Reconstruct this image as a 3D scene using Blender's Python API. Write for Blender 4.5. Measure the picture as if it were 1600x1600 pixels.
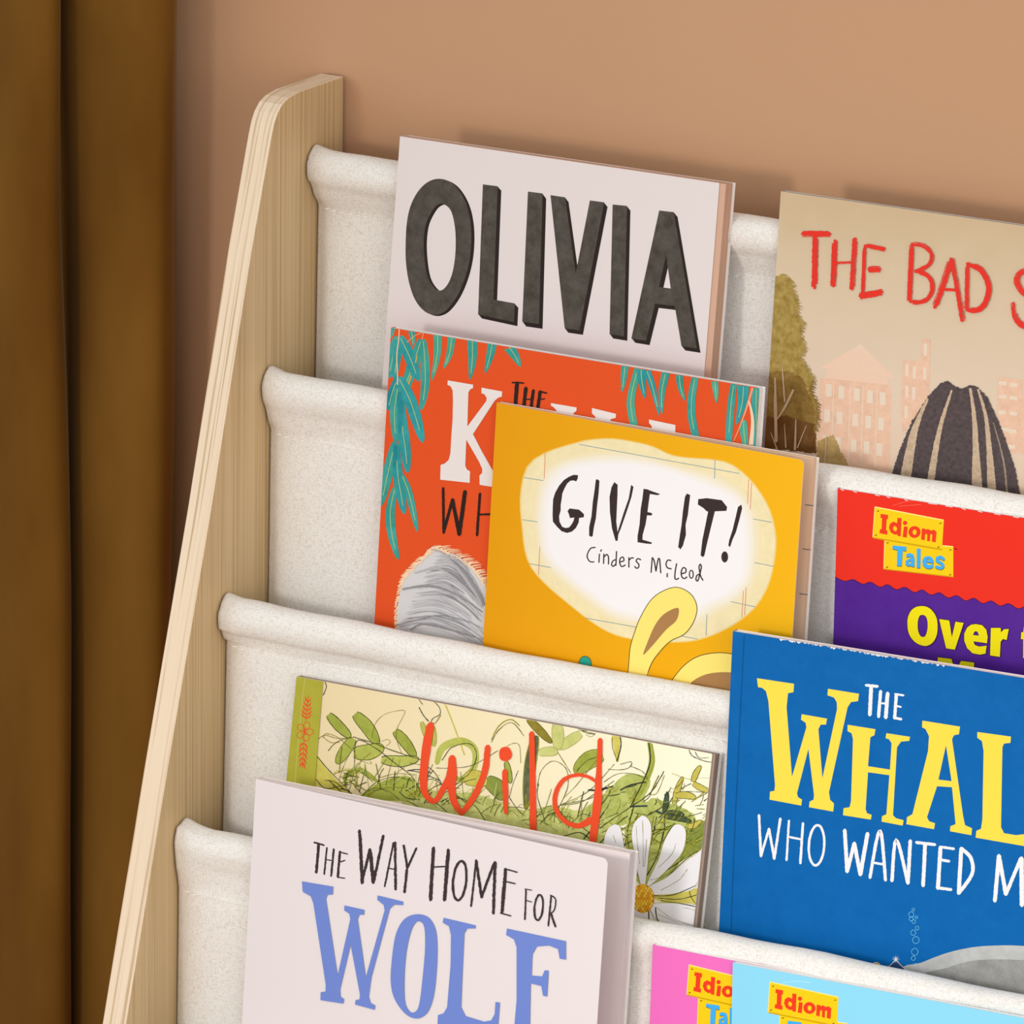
import bpy, bmesh, math, random
import numpy as np
from mathutils import Vector, Matrix
from mathutils.geometry import tessellate_polygon

for o in list(bpy.data.objects): bpy.data.objects.remove(o)
SC = bpy.context.scene
COL = SC.collection
R = math.radians

# ------------------------------------------------------------------ camera
FPX, TH, PS, RO = 11550.0, R(16), R(30), R(-0.8)
CAM = Vector((2.12285294, -3.48017097, 1.91498491))
_f = Vector((-math.sin(PS)*math.cos(TH), math.cos(PS)*math.cos(TH), -math.sin(TH)))
_r0 = Vector((math.cos(PS), math.sin(PS), 0)); _u0 = _r0.cross(_f)
_r = _r0*math.cos(RO) - _u0*math.sin(RO); _u = _u0*math.cos(RO) + _r0*math.sin(RO)
cd = bpy.data.cameras.new('camera'); cam = bpy.data.objects.new('camera', cd); COL.objects.link(cam)
cd.sensor_width = 36; cd.lens = FPX/1600*36; cd.clip_end = 50; cd.clip_start = 0.1
cam.matrix_world = Matrix(((_r.x, _u.x, -_f.x, CAM.x), (_r.y, _u.y, -_f.y, CAM.y), (_r.z, _u.z, -_f.z, CAM.z), (0, 0, 0, 1)))
SC.camera = cam
def ray(px, py): return _f + _r*((px-800)/FPX) - _u*((py-800)/FPX)
def hit(px, py, p0, n):
    d = ray(px, py); return CAM + d*((p0-CAM).dot(n)/d.dot(n))
def hitY(px, py, Y): return hit(px, py, Vector((0, Y, 0)), Vector((0, 1, 0)))

# ------------------------------------------------------------------ light
w = bpy.data.worlds.new('world'); SC.world = w; w.use_nodes = True
w.node_tree.nodes['Background'].inputs[0].default_value = (0.92, 0.97, 1.0, 1)
w.node_tree.nodes['Background'].inputs[1].default_value = 0.92
def area(name, loc, target, size, power, col, spread=180):
    l = bpy.data.lights.new(name, 'AREA'); l.shape = 'DISK'; l.size = size; l.energy = power; l.color = col; l.spread = R(spread)
    o = bpy.data.objects.new(name, l); COL.objects.link(o); o.location = loc
    o.rotation_euler = (Vector(target)-Vector(loc)).to_track_quat('-Z', 'Y').to_euler(); return o
area('key_light', (-0.22, -2.0, 1.12), (0.60, -0.1, 0.52), 0.30, 1.65, (1.0, 0.98, 0.97), 60)
area('bounce_light', (1.9, -1.8, 1.3), (0.2, 0, 0.8), 1.2, 10.0, (1.0, 0.98, 0.96))
area('front_light', (0.45, -1.75, 1.16), (0.3, 0, 0.8), 0.30, 0.9, (1.0, 0.97, 0.93))
SC.view_settings.view_transform = 'Standard'; SC.view_settings.look = 'None'
SC.view_settings.exposure = 0.0; SC.view_settings.gamma = 1.0; SC.view_settings.use_curve_mapping = False

# ------------------------------------------------------------------ materials
def lin(c): 
    c = c/255.0
    return c/12.92 if c <= 0.04045 else ((c+0.055)/1.055)**2.4
def C(rgb, k=1.0): return tuple(min(0.95, lin(v)*k) for v in rgb)+(1,)
_M = {}
INK_K = 1.0
def ink(r, g, b, rough=0.45, noise=0, scale=300, spec=0.06):
    key = (r, g, b, rough, noise, scale)
    if key in _M: return _M[key]
    m = bpy.data.materials.new('printed_ink'); m.use_nodes = True; nt = m.node_tree; p = nt.nodes['Principled BSDF']
    p.inputs['Roughness'].default_value = rough; p.inputs['Specular IOR Level'].default_value = spec
    if noise:
        tc = nt.nodes.new('ShaderNodeTexCoord'); n = nt.nodes.new('ShaderNodeTexNoise'); n.inputs['Scale'].default_value = scale
        n.inputs['Detail'].default_value = 6; n.inputs['Roughness'].default_value = 0.7
        cr = nt.nodes.new('ShaderNodeValToRGB'); nt.links.new(tc.outputs['Object'], n.inputs['Vector']); nt.links.new(n.outputs['Fac'], cr.inputs[0])
        lo = [max(0, v-noise) for v in (r, g, b)]; hi = [min(255, v+noise) for v in (r, g, b)]
        cr.color_ramp.elements[0].position = 0.3; cr.color_ramp.elements[1].position = 0.7
        cr.color_ramp.elements[0].color = C(lo, INK_K); cr.color_ramp.elements[1].color = C(hi, INK_K)
        nt.links.new(cr.outputs[0], p.inputs['Base Color'])
    else: p.inputs['Base Color'].default_value = C((r, g, b), INK_K)
    _M[key] = m; return m
def grad(name, stops, axis='Z', lo=-0.1, hi=0.1, noise=0.02, rough=0.45):
    """printed colour blend across a cover, in the cover's own coordinates"""
    m = bpy.data.materials.new(name); m.use_nodes = True; nt = m.node_tree; p = nt.nodes['Principled BSDF']
    p.inputs['Roughness'].default_value = rough; p.inputs['Specular IOR Level'].default_value = 0.12
    tc = nt.nodes.new('ShaderNodeTexCoord'); s = nt.nodes.new('ShaderNodeSeparateXYZ'); mr = nt.nodes.new('ShaderNodeMapRange')
    cr = nt.nodes.new('ShaderNodeValToRGB'); n = nt.nodes.new('ShaderNodeTexNoise'); n.inputs['Scale'].default_value = 60; n.inputs['Detail'].default_value = 8
    mm = nt.nodes.new('ShaderNodeMath'); mm.operation = 'MULTIPLY_ADD'; mm.inputs[1].default_value = noise
    nt.links.new(tc.outputs['Object'], s.inputs[0]); nt.links.new(tc.outputs['Object'], n.inputs['Vector'])
    nt.links.new(n.outputs['Fac'], mm.inputs[0]); nt.links.new(s.outputs[axis], mm.inputs[2]); nt.links.new(mm.outputs[0], mr.inputs['Value'])
    mr.inputs['From Min'].default_value = lo; mr.inputs['From Max'].default_value = hi
    nt.links.new(mr.outputs[0], cr.inputs[0]); nt.links.new(cr.outputs[0], p.inputs['Base Color'])
    e = cr.color_ramp.elements
    while len(e) < len(stops): e.new(0.5)
    for i, (t, c) in enumerate(stops): e[i].position = t; e[i].color = C(c, INK_K)
    return m

def mat_wall():
    m = bpy.data.materials.new('painted_plaster'); m.use_nodes = True; nt = m.node_tree; p = nt.nodes['Principled BSDF']
    tc = nt.nodes.new('ShaderNodeTexCoord'); n = nt.nodes.new('ShaderNodeTexNoise'); n.inputs['Scale'].default_value = 4
    cr = nt.nodes.new('ShaderNodeValToRGB'); nt.links.new(tc.outputs['Object'], n.inputs[0]); nt.links.new(n.outputs['Fac'], cr.inputs[0])
    cr.color_ramp.elements[0].color = C((193, 148, 112)); cr.color_ramp.elements[1].color = C((198, 153, 117))
    nt.links.new(cr.outputs[0], p.inputs['Base Color']); p.inputs['Roughness'].default_value = 0.75; p.inputs['Specular IOR Level'].default_value = 0.2
    n2 = nt.nodes.new('ShaderNodeTexNoise'); n2.inputs['Scale'].default_value = 160; n2.inputs['Detail'].default_value = 4
    b = nt.nodes.new('ShaderNodeBump'); b.inputs['Strength'].default_value = 0.08; b.inputs['Distance'].default_value = 0.002
    nt.links.new(tc.outputs['Object'], n2.inputs[0]); nt.links.new(n2.outputs['Fac'], b.inputs['Height']); nt.links.new(b.outputs[0], p.inputs['Normal'])
    return m
def mat_wood(edge=False):
    m = bpy.data.materials.new('pale_pine'); m.use_nodes = True; nt = m.node_tree; p = nt.nodes['Principled BSDF']
    tc = nt.nodes.new('ShaderNodeTexCoord'); mp = nt.nodes.new('ShaderNodeMapping')
    mp.inputs['Scale'].default_value = (420, 430, 3) if not edge else (560, 16, 2.2)
    nt.links.new(tc.outputs['Object'], mp.inputs[0])
    n = nt.nodes.new('ShaderNodeTexNoise'); n.inputs['Scale'].default_value = 1.0; n.inputs['Detail'].default_value = 5; n.inputs['Roughness'].default_value = 0.55
    nt.links.new(mp.outputs[0], n.inputs['Vector'])
    mp2 = nt.nodes.new('ShaderNodeMapping'); mp2.inputs['Scale'].default_value = (30, 22, 2.0)
    nt.links.new(tc.outputs['Object'], mp2.inputs[0])
    n2 = nt.nodes.new('ShaderNodeTexNoise'); n2.inputs['Scale'].default_value = 1.0; n2.inputs['Detail'].default_value = 3
    nt.links.new(mp2.outputs[0], n2.inputs['Vector'])
    cr = nt.nodes.new('ShaderNodeValToRGB'); nt.links.new(n.outputs['Fac'], cr.inputs[0])
    e = cr.color_ramp.elements; e[0].position = 0.30; e[0].color = C((186, 152, 104)); e[1].position = 0.52; e[1].color = C((214, 184, 138))
    k = e.new(0.75); k.color = C((222, 194, 152))
    if edge:
        e[0].color = C((196, 166, 128)); e[1].color = C((232, 208, 178)); k.color = C((238, 216, 188)); e[0].position = .36; e[1].position = .46
    mx = nt.nodes.new('ShaderNodeMix'); mx.data_type = 'RGBA'; mx.blend_type = 'MULTIPLY'; mx.inputs['Factor'].default_value = 0.5 if not edge else .15
    cr2 = nt.nodes.new('ShaderNodeValToRGB'); nt.links.new(n2.outputs['Fac'], cr2.inputs[0])
    cr2.color_ramp.elements[0].position = .35; cr2.color_ramp.elements[1].position = .65
    cr2.color_ramp.elements[0].color = (.80, .77, .72, 1); cr2.color_ramp.elements[1].color = (1, 1, 1, 1)
    nt.links.new(cr.outputs[0], mx.inputs['A']); nt.links.new(cr2.outputs[0], mx.inputs['B']); nt.links.new(mx.outputs['Result'], p.inputs['Base Color'])
    p.inputs['Roughness'].default_value = 0.5; p.inputs['Specular IOR Level'].default_value = 0.3
    return m
def mat_canvas(thread=False):
    m = bpy.data.materials.new('natural_canvas'); m.use_nodes = True; nt = m.node_tree; p = nt.nodes['Principled BSDF']
    tc = nt.nodes.new('ShaderNodeTexCoord')
    def noise(sc, det=2):
        mp = nt.nodes.new('ShaderNodeMapping'); mp.inputs['Scale'].default_value = sc; nt.links.new(tc.outputs['Object'], mp.inputs[0])
        n = nt.nodes.new('ShaderNodeTexNoise'); n.inputs['Scale'].default_value = 1; n.inputs['Detail'].default_value = det; nt.links.new(mp.outputs[0], n.inputs[0]); return n
    warp = noise((2200, 700, 420)); weft = noise((420, 1500, 2300)); blot = noise((90, 90, 90), 4)
    ad = nt.nodes.new('ShaderNodeMath'); ad.operation = 'ADD'; nt.links.new(warp.outputs['Fac'], ad.inputs[0]); nt.links.new(weft.outputs['Fac'], ad.inputs[1])
    ad2 = nt.nodes.new('ShaderNodeMath'); ad2.operation = 'MULTIPLY_ADD'; ad2.inputs[1].default_value = .15; nt.links.new(blot.outputs['Fac'], ad2.inputs[0]); nt.links.new(ad.outputs[0], ad2.inputs[2])
    cr = nt.nodes.new('ShaderNodeValToRGB'); nt.links.new(ad2.outputs[0], cr.inputs[0])
    mr = nt.nodes.new('ShaderNodeMapRange'); mr.inputs['From Min'].default_value = .75; mr.inputs['From Max'].default_value = 1.4
    nt.links.new(ad2.outputs[0], mr.inputs[0]); nt.links.new(mr.outputs[0], cr.inputs[0])
    e = cr.color_ramp.elements; e[0].color = C((218, 208, 194)); e[1].color = C((238, 233, 226)); e[0].position = .1; e[1].position = .55
    nt.links.new(cr.outputs[0], p.inputs['Base Color']); p.inputs['Roughness'].default_value = 0.9; p.inputs['Specular IOR Level'].default_value = 0.1
    b = nt.nodes.new('ShaderNodeBump'); b.inputs['Strength'].default_value = 0.5; b.inputs['Distance'].default_value = 0.0006
    nt.links.new(ad.outputs[0], b.inputs['Height']); nt.links.new(b.outputs[0], p.inputs['Normal'])
    return m
def mat_velvet():
    m = bpy.data.materials.new('brown_velvet'); m.use_nodes = True; nt = m.node_tree; p = nt.nodes['Principled BSDF']
    tc = nt.nodes.new('ShaderNodeTexCoord'); mp = nt.nodes.new('ShaderNodeMapping'); mp.inputs['Scale'].default_value = (14, 14, 5)
    n = nt.nodes.new('ShaderNodeTexNoise'); n.inputs['Scale'].default_value = 1; n.inputs['Detail'].default_value = 7
    nt.links.new(tc.outputs['Object'], mp.inputs[0]); nt.links.new(mp.outputs[0], n.inputs[0])
    cr = nt.nodes.new('ShaderNodeValToRGB'); nt.links.new(n.outputs['Fac'], cr.inputs[0])
    cr.color_ramp.elements[0].position = .3; cr.color_ramp.elements[1].position = .7
    cr.color_ramp.elements[0].color = C((100, 62, 14)); cr.color_ramp.elements[1].color = C((126, 86, 30))
    nt.links.new(cr.outputs[0], p.inputs['Base Color']); p.inputs['Roughness'].default_value = 0.85; p.inputs['Specular IOR Level'].default_value = 0.1
    p.inputs['Sheen Weight'].default_value = 0.15; p.inputs['Sheen Roughness'].default_value = 0.4
    p.inputs['Sheen Tint'].default_value = (0.9, 0.6, 0.3, 1)
    return m
WOOD, EDGE, CANVAS, VELVET, WALL = mat_wood(), mat_wood(True), mat_canvas(), mat_velvet(), mat_wall()
PAGE = ink(240, 235, 230, 0.7); THREAD = ink(246, 240, 230, 0.8)

# ------------------------------------------------------------------ object helpers
def tag(o, label=None, cat=None, group=None, kind=None):
    if label: o['label'] = label
    if cat: o['category'] = cat
    if group: o['group'] = group
    if kind: o['kind'] = kind
    return o
def mesh_obj(name, verts, faces, mats, fm=None, parent=None, smooth=False):
    me = bpy.data.meshes.new(name); me.from_pydata([tuple(v) for v in verts], [], faces)
    for m in (mats if isinstance(mats, (list, tuple)) else [mats]): me.materials.append(m)
    if fm: me.polygons.foreach_set('material_index', fm)
    if smooth: me.polygons.foreach_set('use_smooth', [True]*len(me.polygons))
    me.update()
    o = bpy.data.objects.new(name, me); COL.objects.link(o)
    if parent: o.parent = parent
    return o
def empty(name, mw=None, loc=None):
    o = bpy.data.objects.new(name, None); COL.objects.link(o); o.empty_display_size = .05
    if mw is not None: o.matrix_world = mw
    if loc is not None: o.location = loc
    return o

# ------------------------------------------------------------------ setting
def quad(name, pts, m): return tag(mesh_obj(name, pts, [(0, 1, 2, 3)], m), kind='structure')
quad('wall_back', [(-2.5, .003, 0), (2.5, .003, 0), (2.5, .003, 2.6), (-2.5, .003, 2.6)], WALL)
fl = bpy.data.materials.new('oak_floor'); fl.use_nodes = True
fl.node_tree.nodes['Principled BSDF'].inputs['Base Color'].default_value = C((176, 132, 92)); fl.node_tree.nodes['Principled BSDF'].inputs['Roughness'].default_value = .5
quad('floor', [(-2.5, -4.5, 0), (2.5, -4.5, 0), (2.5, .003, 0), (-2.5, .003, 0)], fl)

# curtain: one hanging sheet of velvet folded back and forth beside the bookcase
def catmull(pts, n=6, closed=False):
    out = []; L = len(pts); D = len(pts[0])
    rng = range(L if closed else L-1)
    for i in rng:
        if closed: p = [pts[(i+k-1) % L] for k in range(4)]
        else: p = [pts[max(0, min(L-1, i+k-1))] for k in range(4)]
        for k in range(n):
            t = k/n
            out.append(tuple(0.5*(2*p[1][d]+(p[2][d]-p[0][d])*t+(2*p[0][d]-5*p[1][d]+4*p[2][d]-p[3][d])*t*t+(3*p[1][d]-p[0][d]-3*p[2][d]+p[3][d])*t**3) for d in range(D)))
    if not closed: out.append(tuple(pts[-1]))
    return out
def build_curtain():
    prof = [(268, -.010), (266, -.016), (263, -.026), (257, -.036), (240, -.045), (205, -.049), (160, -.046), (128, -.040), (114, -.034), (106, -.028), (98, -.027), (93, -.034),
            (96, -.046), (95, -.056), (78, -.064), (40, -.066), (-10, -.058), (-50, -.042), (-66, -.028), (-76, -.034), (-80, -.055), (-110, -.064), (-170, -.060), (-215, -.038), (-240, -.022), (-262, -.038), (-300, -.055), (-360, -.05), (-420, -.02)]
    P = [(hitY(px, 760, y).x, y) for px, y in prof]
    P = catmull(P, 6)
    zs = [0.012+i*(2.45-0.012)/90 for i in range(91)]
    V, F = [], []; random.seed(4)
    for z in zs:
        for k, (x, y) in enumerate(P):
            s = math.sin(z*7+k*.05)*.002+math.sin(z*17+k*.11)*.0008
            V.append((x+s, y+.5*s+.004*(1-z), z))
    n = len(P)
    for i in range(len(zs)-1):
        for k in range(n-1): F.append((i*n+k, i*n+k+1, (i+1)*n+k+1, (i+1)*n+k))
    o = mesh_obj('curtain', V, F, VELVET, smooth=True)
    md = o.modifiers.new('thickness', 'SOLIDIFY'); md.thickness = .002
    tag(o, 'brown velvet curtain hanging in deep folds beside the pale wooden bookcase', 'curtain')
build_curtain()

# ------------------------------------------------------------------ bookcase
case = empty('sling_bookcase', loc=(0, 0, 0))
tag(case, 'pale wooden sling bookcase with off-white canvas pockets against the tan wall', 'bookcase')
TP = .0152
def side_panel(x0, x1):
    # outline in YZ: back edge on the wall, flat top, rounded front corner, sloping front edge down to the floor
    top = 1.0006; fr = [(-.0755, .986), (-.0975, .918), (-.1385, .779), (-.1825, .641), (-.2255, .5025), (-.3775, .0)]
    c = [(-.0475, top), (-.0585, .9993), (-.0655, .9968), (-.0705, .9925), (-.0738, .9875)]
    out = [(0, 0), (0, top)] + [(-.02, top)] + c + [(-.0765, .981)] + fr[1:]
    V = [(x0, y, z) for y, z in out]+[(x1, y, z) for y, z in out]; n = len(out)
    F = [tuple(range(n)), tuple(range(2*n-1, n-1, -1))]; fm = [0, 0]
    for i in range(n):
        j = (i+1) % n; F.append((i, i+n, j+n, j)); fm.append(1 if 1 <= i else 0)
    o = mesh_obj('side_panel', V, F, [WOOD, EDGE], fm, case)
    b = o.modifiers.new('soft_edges', 'BEVEL'); b.width = .0006; b.segments = 2; b.limit_method = 'ANGLE'; b.angle_limit = R(40)
    return o
side_panel(-TP, 0)
RW = .64
side_panel(RW, RW+TP)
# dowel centres (Y, Z) and the stitched foot of every sleeve
DW = [(-.031, .957), (-.077, .8385), (-.1225, .7165), (-.168, .5962), (-.214, .476)]
ST = [(-.0265, .932), (-.0765, .8115), (-.1225, .6985), (-.1715, .5685), (-.2165, .449)]
def bar_mesh(name, y, z, r, x0, x1, m, parent):
    V, F = [], []; n = 20
    for x in (x0, x1):
        for k in range(n): V.append((x, y+r*math.cos(2*math.pi*k/n), z+r*math.sin(2*math.pi*k/n)))
    for k in range(n): F.append((k, (k+1) % n, n+(k+1) % n, n+k))
    F += [tuple(range(n))[::-1], tuple(range(n, 2*n))]
    return mesh_obj(name, V, F, m, parent=parent, smooth=False)
def sheet_y(k, z):            # hanging sheet of tier k
    y0, z0 = ST[k]; return y0 - (z0-z)*.045 - .0006
def OFF(x, low):              # the cloth stands forward of its turned-in side hem
    return .0045*(1-math.exp(-(x/.0085)**2.2))+.0045*low*(1-math.exp(-(x/.016)**2))
def sling(k):
    cy, cz = DW[k]; sy, sz = ST[k]; r = .0092
    prof = []
    if k > 0:                 # the cloth coming up out of the pocket above, behind this sleeve
        zb = DW[k-1][1]-.242; yb = sheet_y(k-1, zb)
        yf = sheet_y(k, zb)+.004
        prof += [(yb+.0, zb+.012)] if False else []
    # sleeve: back foot, back, crown, front, stitched foot
    prof = [(sy+.0016, sz), (sy+.003, sz+.006), (cy+.0075, cz-.010), (cy+r, cz-.001), (cy+r*.72, cz+r*.7), (cy+.0005, cz+r),
            (cy-r*.66, cz+r*.78), (cy-r*1.02, cz+.001), (cy-r*.93, cz-.006), (cy-r*.93+(sy-cy+r*.93)*.36, cz-.006+(sz-cz+.006)*.36), (cy-r*.93+(sy-cy+r*.93)*.72, cz-.006+(sz-cz+.006)*.72), (sy-.0006, sz+.0010)]
    prof = catmull(prof, 4)
    ns = len(prof)
    zb = cz-.240
    for t in range(1, 15):
        z = sz + (zb+.012-sz)*t/14; prof.append((sheet_y(k, z), z))
    # pocket floor and rise behind the next sleeve
    y1 = sheet_y(k, zb); 
    if k+1 < len(DW): y2 = sheet_y(k+1, zb)+.0035
    else: y2 = y1-.04
    prof += [(y1-.001, zb+.005), (y1-.006, zb+.001), (y1-.014, zb), (y2+.014, zb), (y2+.006, zb+.001), (y2+.001, zb+.005)]
    if k+1 < len(DW):
        for t in range(0, 9):
            z = zb+.012 + (ST[k+1][1]-.001-zb-.012)*t/8; prof.append((sheet_y(k+1, z)+.0035-.0015*t/8, z))
    xs = [.0012, .0025, .004, .0065, .0095, .013, .017, .022, .028, .035, .045]+[.06+i*.0145 for i in range(40)]
    xs = [x for x in xs if x < RW-.002]+[RW-.002]
    random.seed(20+k); ph = [random.uniform(0, 6) for _ in range(8)]
    V, F = [], []; n = len(prof)
    for x in xs:
        e = math.exp(-x/.012)                 # gathered, bunched end next to the side panel
        for j, (y, z) in enumerate(prof):
            dy = .0005*math.sin(x*31+ph[0]+j*.12)+.0004*math.sin(x*83+ph[1]+j*.3)
            dz = .0006*math.sin(x*23+ph[2])+.0003*math.sin(x*97+ph[3])
            if j < ns:
                sag = .0012*math.sin(math.pi*x/RW)
                yy = cy+(y-cy)*(1+.04*e) + dy; zz = z+dz-sag+e*.0014*math.sin(j*.9+ph[4])*.6
                if abs(z-cz-r) < .004: zz += e*.0012+.0009*math.exp(-((x-.022)/.008)**2)*math.sin(ph[5]+2)
            else:
                f = min(1, (j-ns+1)/6)
                bend = .0035*math.exp(-x/.014)*f      # turned-in side hem
                yy = y+dy*.8+bend*.6; zz = z+dz*(1-f)
            V.append((x, yy-OFF(x, 0 if j < ns-10 else min(1, (j-ns+10)/10)) if (j < ns+15) else yy, zz))
    for i in range(len(xs)-1):
        for j in range(n-1): F.append((i*n+j, (i+1)*n+j, (i+1)*n+j+1, i*n+j+1))
    o = mesh_obj('canvas_pocket', V, F, CANVAS, parent=case, smooth=True)
    md = o.modifiers.new('cloth_thickness', 'SOLIDIFY'); md.thickness = .0009; md.offset = 0
    bar_mesh('dowel', cy, cz, .0065, 0, RW, WOOD, case)
    # row of stitches along the sleeve
    V, F = [], []; x = .008; random.seed(k)
    while x < RW-.01:
        L = .0034; zz = sz+.0006+.0003*math.sin(x*40+k); yy = sy-.0017-OFF(x+.0017, 1)
        b = len(V); h = .0003
        for (dx, dyy, dz) in ((0, 0.0006, -h), (L*.3, -h, -h), (L*.7, -h, -h), (L, 0.0006, -h), (L, 0.0006, h), (L*.7, -h, h), (L*.3, -h, h), (0, 0.0006, h)):
            xx = x+dx; V.append((xx, yy+dyy+.0005*math.sin(xx*31+ph[0]+ns*.12), zz+dz-.0012*math.sin(math.pi*xx/RW)+.0006*math.sin(xx*23+ph[2])))
        F += [(b, b+1, b+6, b+7), (b+1, b+2, b+5, b+6), (b+2, b+3, b+4, b+5)]
        x += L+.0022
    mesh_obj('stitching', V, F, THREAD, parent=o)
for k in range(5): sling(k)

# ------------------------------------------------------------------ books
EPS = 3e-6
def Z(x0, y0, s):
    def f(*pts):
        if len(pts) == 1 and isinstance(pts[0], list): pts = pts[0]
        return [(x0+p[0]/s, y0+p[1]/s) for p in pts]
    f.s = s; return f
def rough_poly(pts, step, amp, rnd):
    out = []
    for i in range(len(pts)):
        a, b = pts[i], pts[(i+1) % len(pts)]; d = math.hypot(b[0]-a[0], b[1]-a[1]); n = max(1, int(d/step))
        for k in range(n):
            t = k/n; out.append((a[0]+(b[0]-a[0])*t+rnd.uniform(-amp, amp), a[1]+(b[1]-a[1])*t+rnd.uniform(-amp, amp)))
    return out
def resample(pts, step):
    out = [pts[0]]
    for a, b in zip(pts, pts[1:]):
        d = math.hypot(b[0]-a[0], b[1]-a[1]); n = max(1, int(d/step))
        for k in range(1, n+1): out.append((a[0]+(b[0]-a[0])*k/n, a[1]+(b[1]-a[1])*k/n))
    return out

class Book:
    """tl, tr, bl: photo corners of the front cover; yref/zref: where the cover plane stands; lean: tilt to the wall;
    hinge: how far (degrees) the front cover has sprung open about its spine; t: thickness; zbot: where it rests"""
    def __init__(s, name, label, tl, tr, bl, yref, zref, lean, t, zbot, hinge=0, cover=None, back=None, spine=None, page=PAGE, radius=.0012, trb=None, inset=.0012, grp=None):
        a = R(lean); n = Vector((0, -math.cos(a), math.sin(a)))
        P0 = Vector((0, yref-.0042, zref))
        O = hit(*tl, P0, n); B = hit(*bl, P0, n)
        up = (O-B).normalized()
        eu = up.cross(n)*-1; eu = n.cross(up)*-1
        if eu.x < 0: eu = -eu
        h = R(hinge)
        s.eu_b, s.up, s.n_b = eu, up, n
        s.eu = eu*math.cos(h)+n*math.sin(h); s.n = n*math.cos(h)-eu*math.sin(h)
        s.O = O; s.t = t; s.rnd = random.Random(hash(name) % 9999 if False else len(label)*7+int(tl[0]))
        T = hit(*tr, O, s.n)-O
        s.W = T.dot(s.eu); s.dv = T.dot(s.up)           # top edge may run slightly off square
        s.H = (O.z-zbot)/up.z
        if trb: s.Wb = (hit(*trb, O, n)-O).dot(eu)
        else: s.Wb = s.W*math.cos(h)
        org = O - up*s.H + eu*(s.Wb*.5) - n*t
        mw = Matrix(((eu.x, -n.x, up.x, org.x), (eu.y, -n.y, up.y, org.y), (eu.z, -n.z, up.z, org.z), (0, 0, 0, 1)))
        s.root = empty(name, mw); s.inv = mw.inverted()
        tag(s.root, label, 'book', grp)
        s.layers = []; s.V = []; s.F = []; s.fm = []; s.mats = []; s.li = 0; s.clip = True
        s.cover_m, s.back_m, s.spine_m, s.page_m, s.rad, s.inset = cover, back or cover, spine or cover, page, radius, inset
        s.build_body()
    def mi(s, m):
        if m not in s.mats: s.mats.append(m)
        return s.mats.index(m)
    def uv(s, p):
        q = hit(p[0], p[1], s.O, s.n)-s.O; return (q.dot(s.eu), q.dot(s.up))
    def at(s, u, v, d=0.0):                              # cover coordinates -> local
        return s.inv @ (s.O + s.eu*u + s.up*v + s.n*d)
    def topv(s, u): return s.dv*u/s.W
    def build_body(s):
        # front cover: a thin sheet with rounded outer corners
        W, H, r = s.W, s.H, s.rad; out = [(0, 0)]
        for k in range(6):
            an = math.pi/2*(1-k/5); out.append((W-r+r*math.cos(an), s.dv-r+r*math.sin(an)))
        for k in range(6):
            an = -math.pi/2*k/5; out.append((W-r+r*math.cos(an), -H+r+r*math.sin(an)))
        out.append((0, -H)); th = .00035
        b = len(s.V); n = len(out)
        s.V += [s.at(u, v, 0) for u, v in out]+[s.at(u, v, -th) for u, v in out]
        ci, ei = s.mi(s.cover_m), s.mi(PAGE)
        s.F.append(tuple(b+i for i in range(n))[::-1]); s.fm.append(ci)
        s.F.append(tuple(b+n+i for i in range(n))); s.fm.append(ei)
        for i in range(n):
            j = (i+1) % n; s.F.append((b+i, b+j, b+n+j, b+n+i)); s.fm.append(ei)
        # spine and back cover, in the plane of the body
        def body(u, v, d): return s.inv @ (s.O+s.eu_b*u+s.up*v+s.n_b*d)
        t = s.t; Wb = s.Wb; dvb = s.dv*Wb/s.W
        def box(u0, u1, v0, v1, d0, d1, m, dvv=0, spine=False):
            b = len(s.V)
            for d in (d0, d1):
                for u, v in ((u0, v0), (u1, v0), (u1, v1+dvv), (u0, v1)): s.V.append(body(u, v, d))
            for q, f in enumerate(((0, 1, 2, 3), (7, 6, 5, 4), (0, 4, 5, 1), (1, 5, 6, 2), (2, 6, 7, 3), (3, 7, 4, 0))): s.F.append(tuple(b+i for i in f)); s.fm.append(s.mi(m if q == 0 or spine else PAGE))
        box(0, Wb, -s.H, 0, -t, -t+.00035, s.back_m, dvb)
        box(-.0001, .0004, -s.H, 0, -t, -.00036, s.spine_m, spine=True)
        # page block: sheets in small steps so the fore-edge shows its leaves
        PV, PF = [], []; k = max(2, int((t-.001)/.0009))
        for i in range(k):
            d0 = -t+.0004+(t-.0009)*i/k; d1 = -t+.0004+(t-.0009)*(i+.86)/k; ins = s.inset+.0004*s.rnd.random()
            b = len(PV)
            for d in (d0, d1):
                for u, v in ((.0005, -s.H+.001), (Wb-ins, -s.H+.001), (Wb-ins, -.0002+dvb), (.0005, -.0002)): PV.append(body(u, v, d))
            for f in ((0, 1, 2, 3), (7, 6, 5, 4), (0, 4, 5, 1), (1, 5, 6, 2), (2, 6, 7, 3), (3, 7, 4, 0)): PF.append(tuple(b+q for q in f))
        s.pages = mesh_obj('page_block', PV, PF, s.page_m, parent=s.root); s.body = body
    # ---- printing
    hold = False
    def _add(s, uvs, faces, m):
        if not s.hold: s.li += 1
        d = EPS*(s.li+1); b = len(s.V); e = .00005
        for u, v in uvs:
            if s.clip: u = min(max(u, e), s.W-e); v = max(min(v, s.topv(u)-e), -s.H+e)
            s.V.append(s.at(u, v, d))
        k = s.mi(m)
        for f in faces: s.F.append(tuple(b+i for i in f)); s.fm.append(k)
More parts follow.
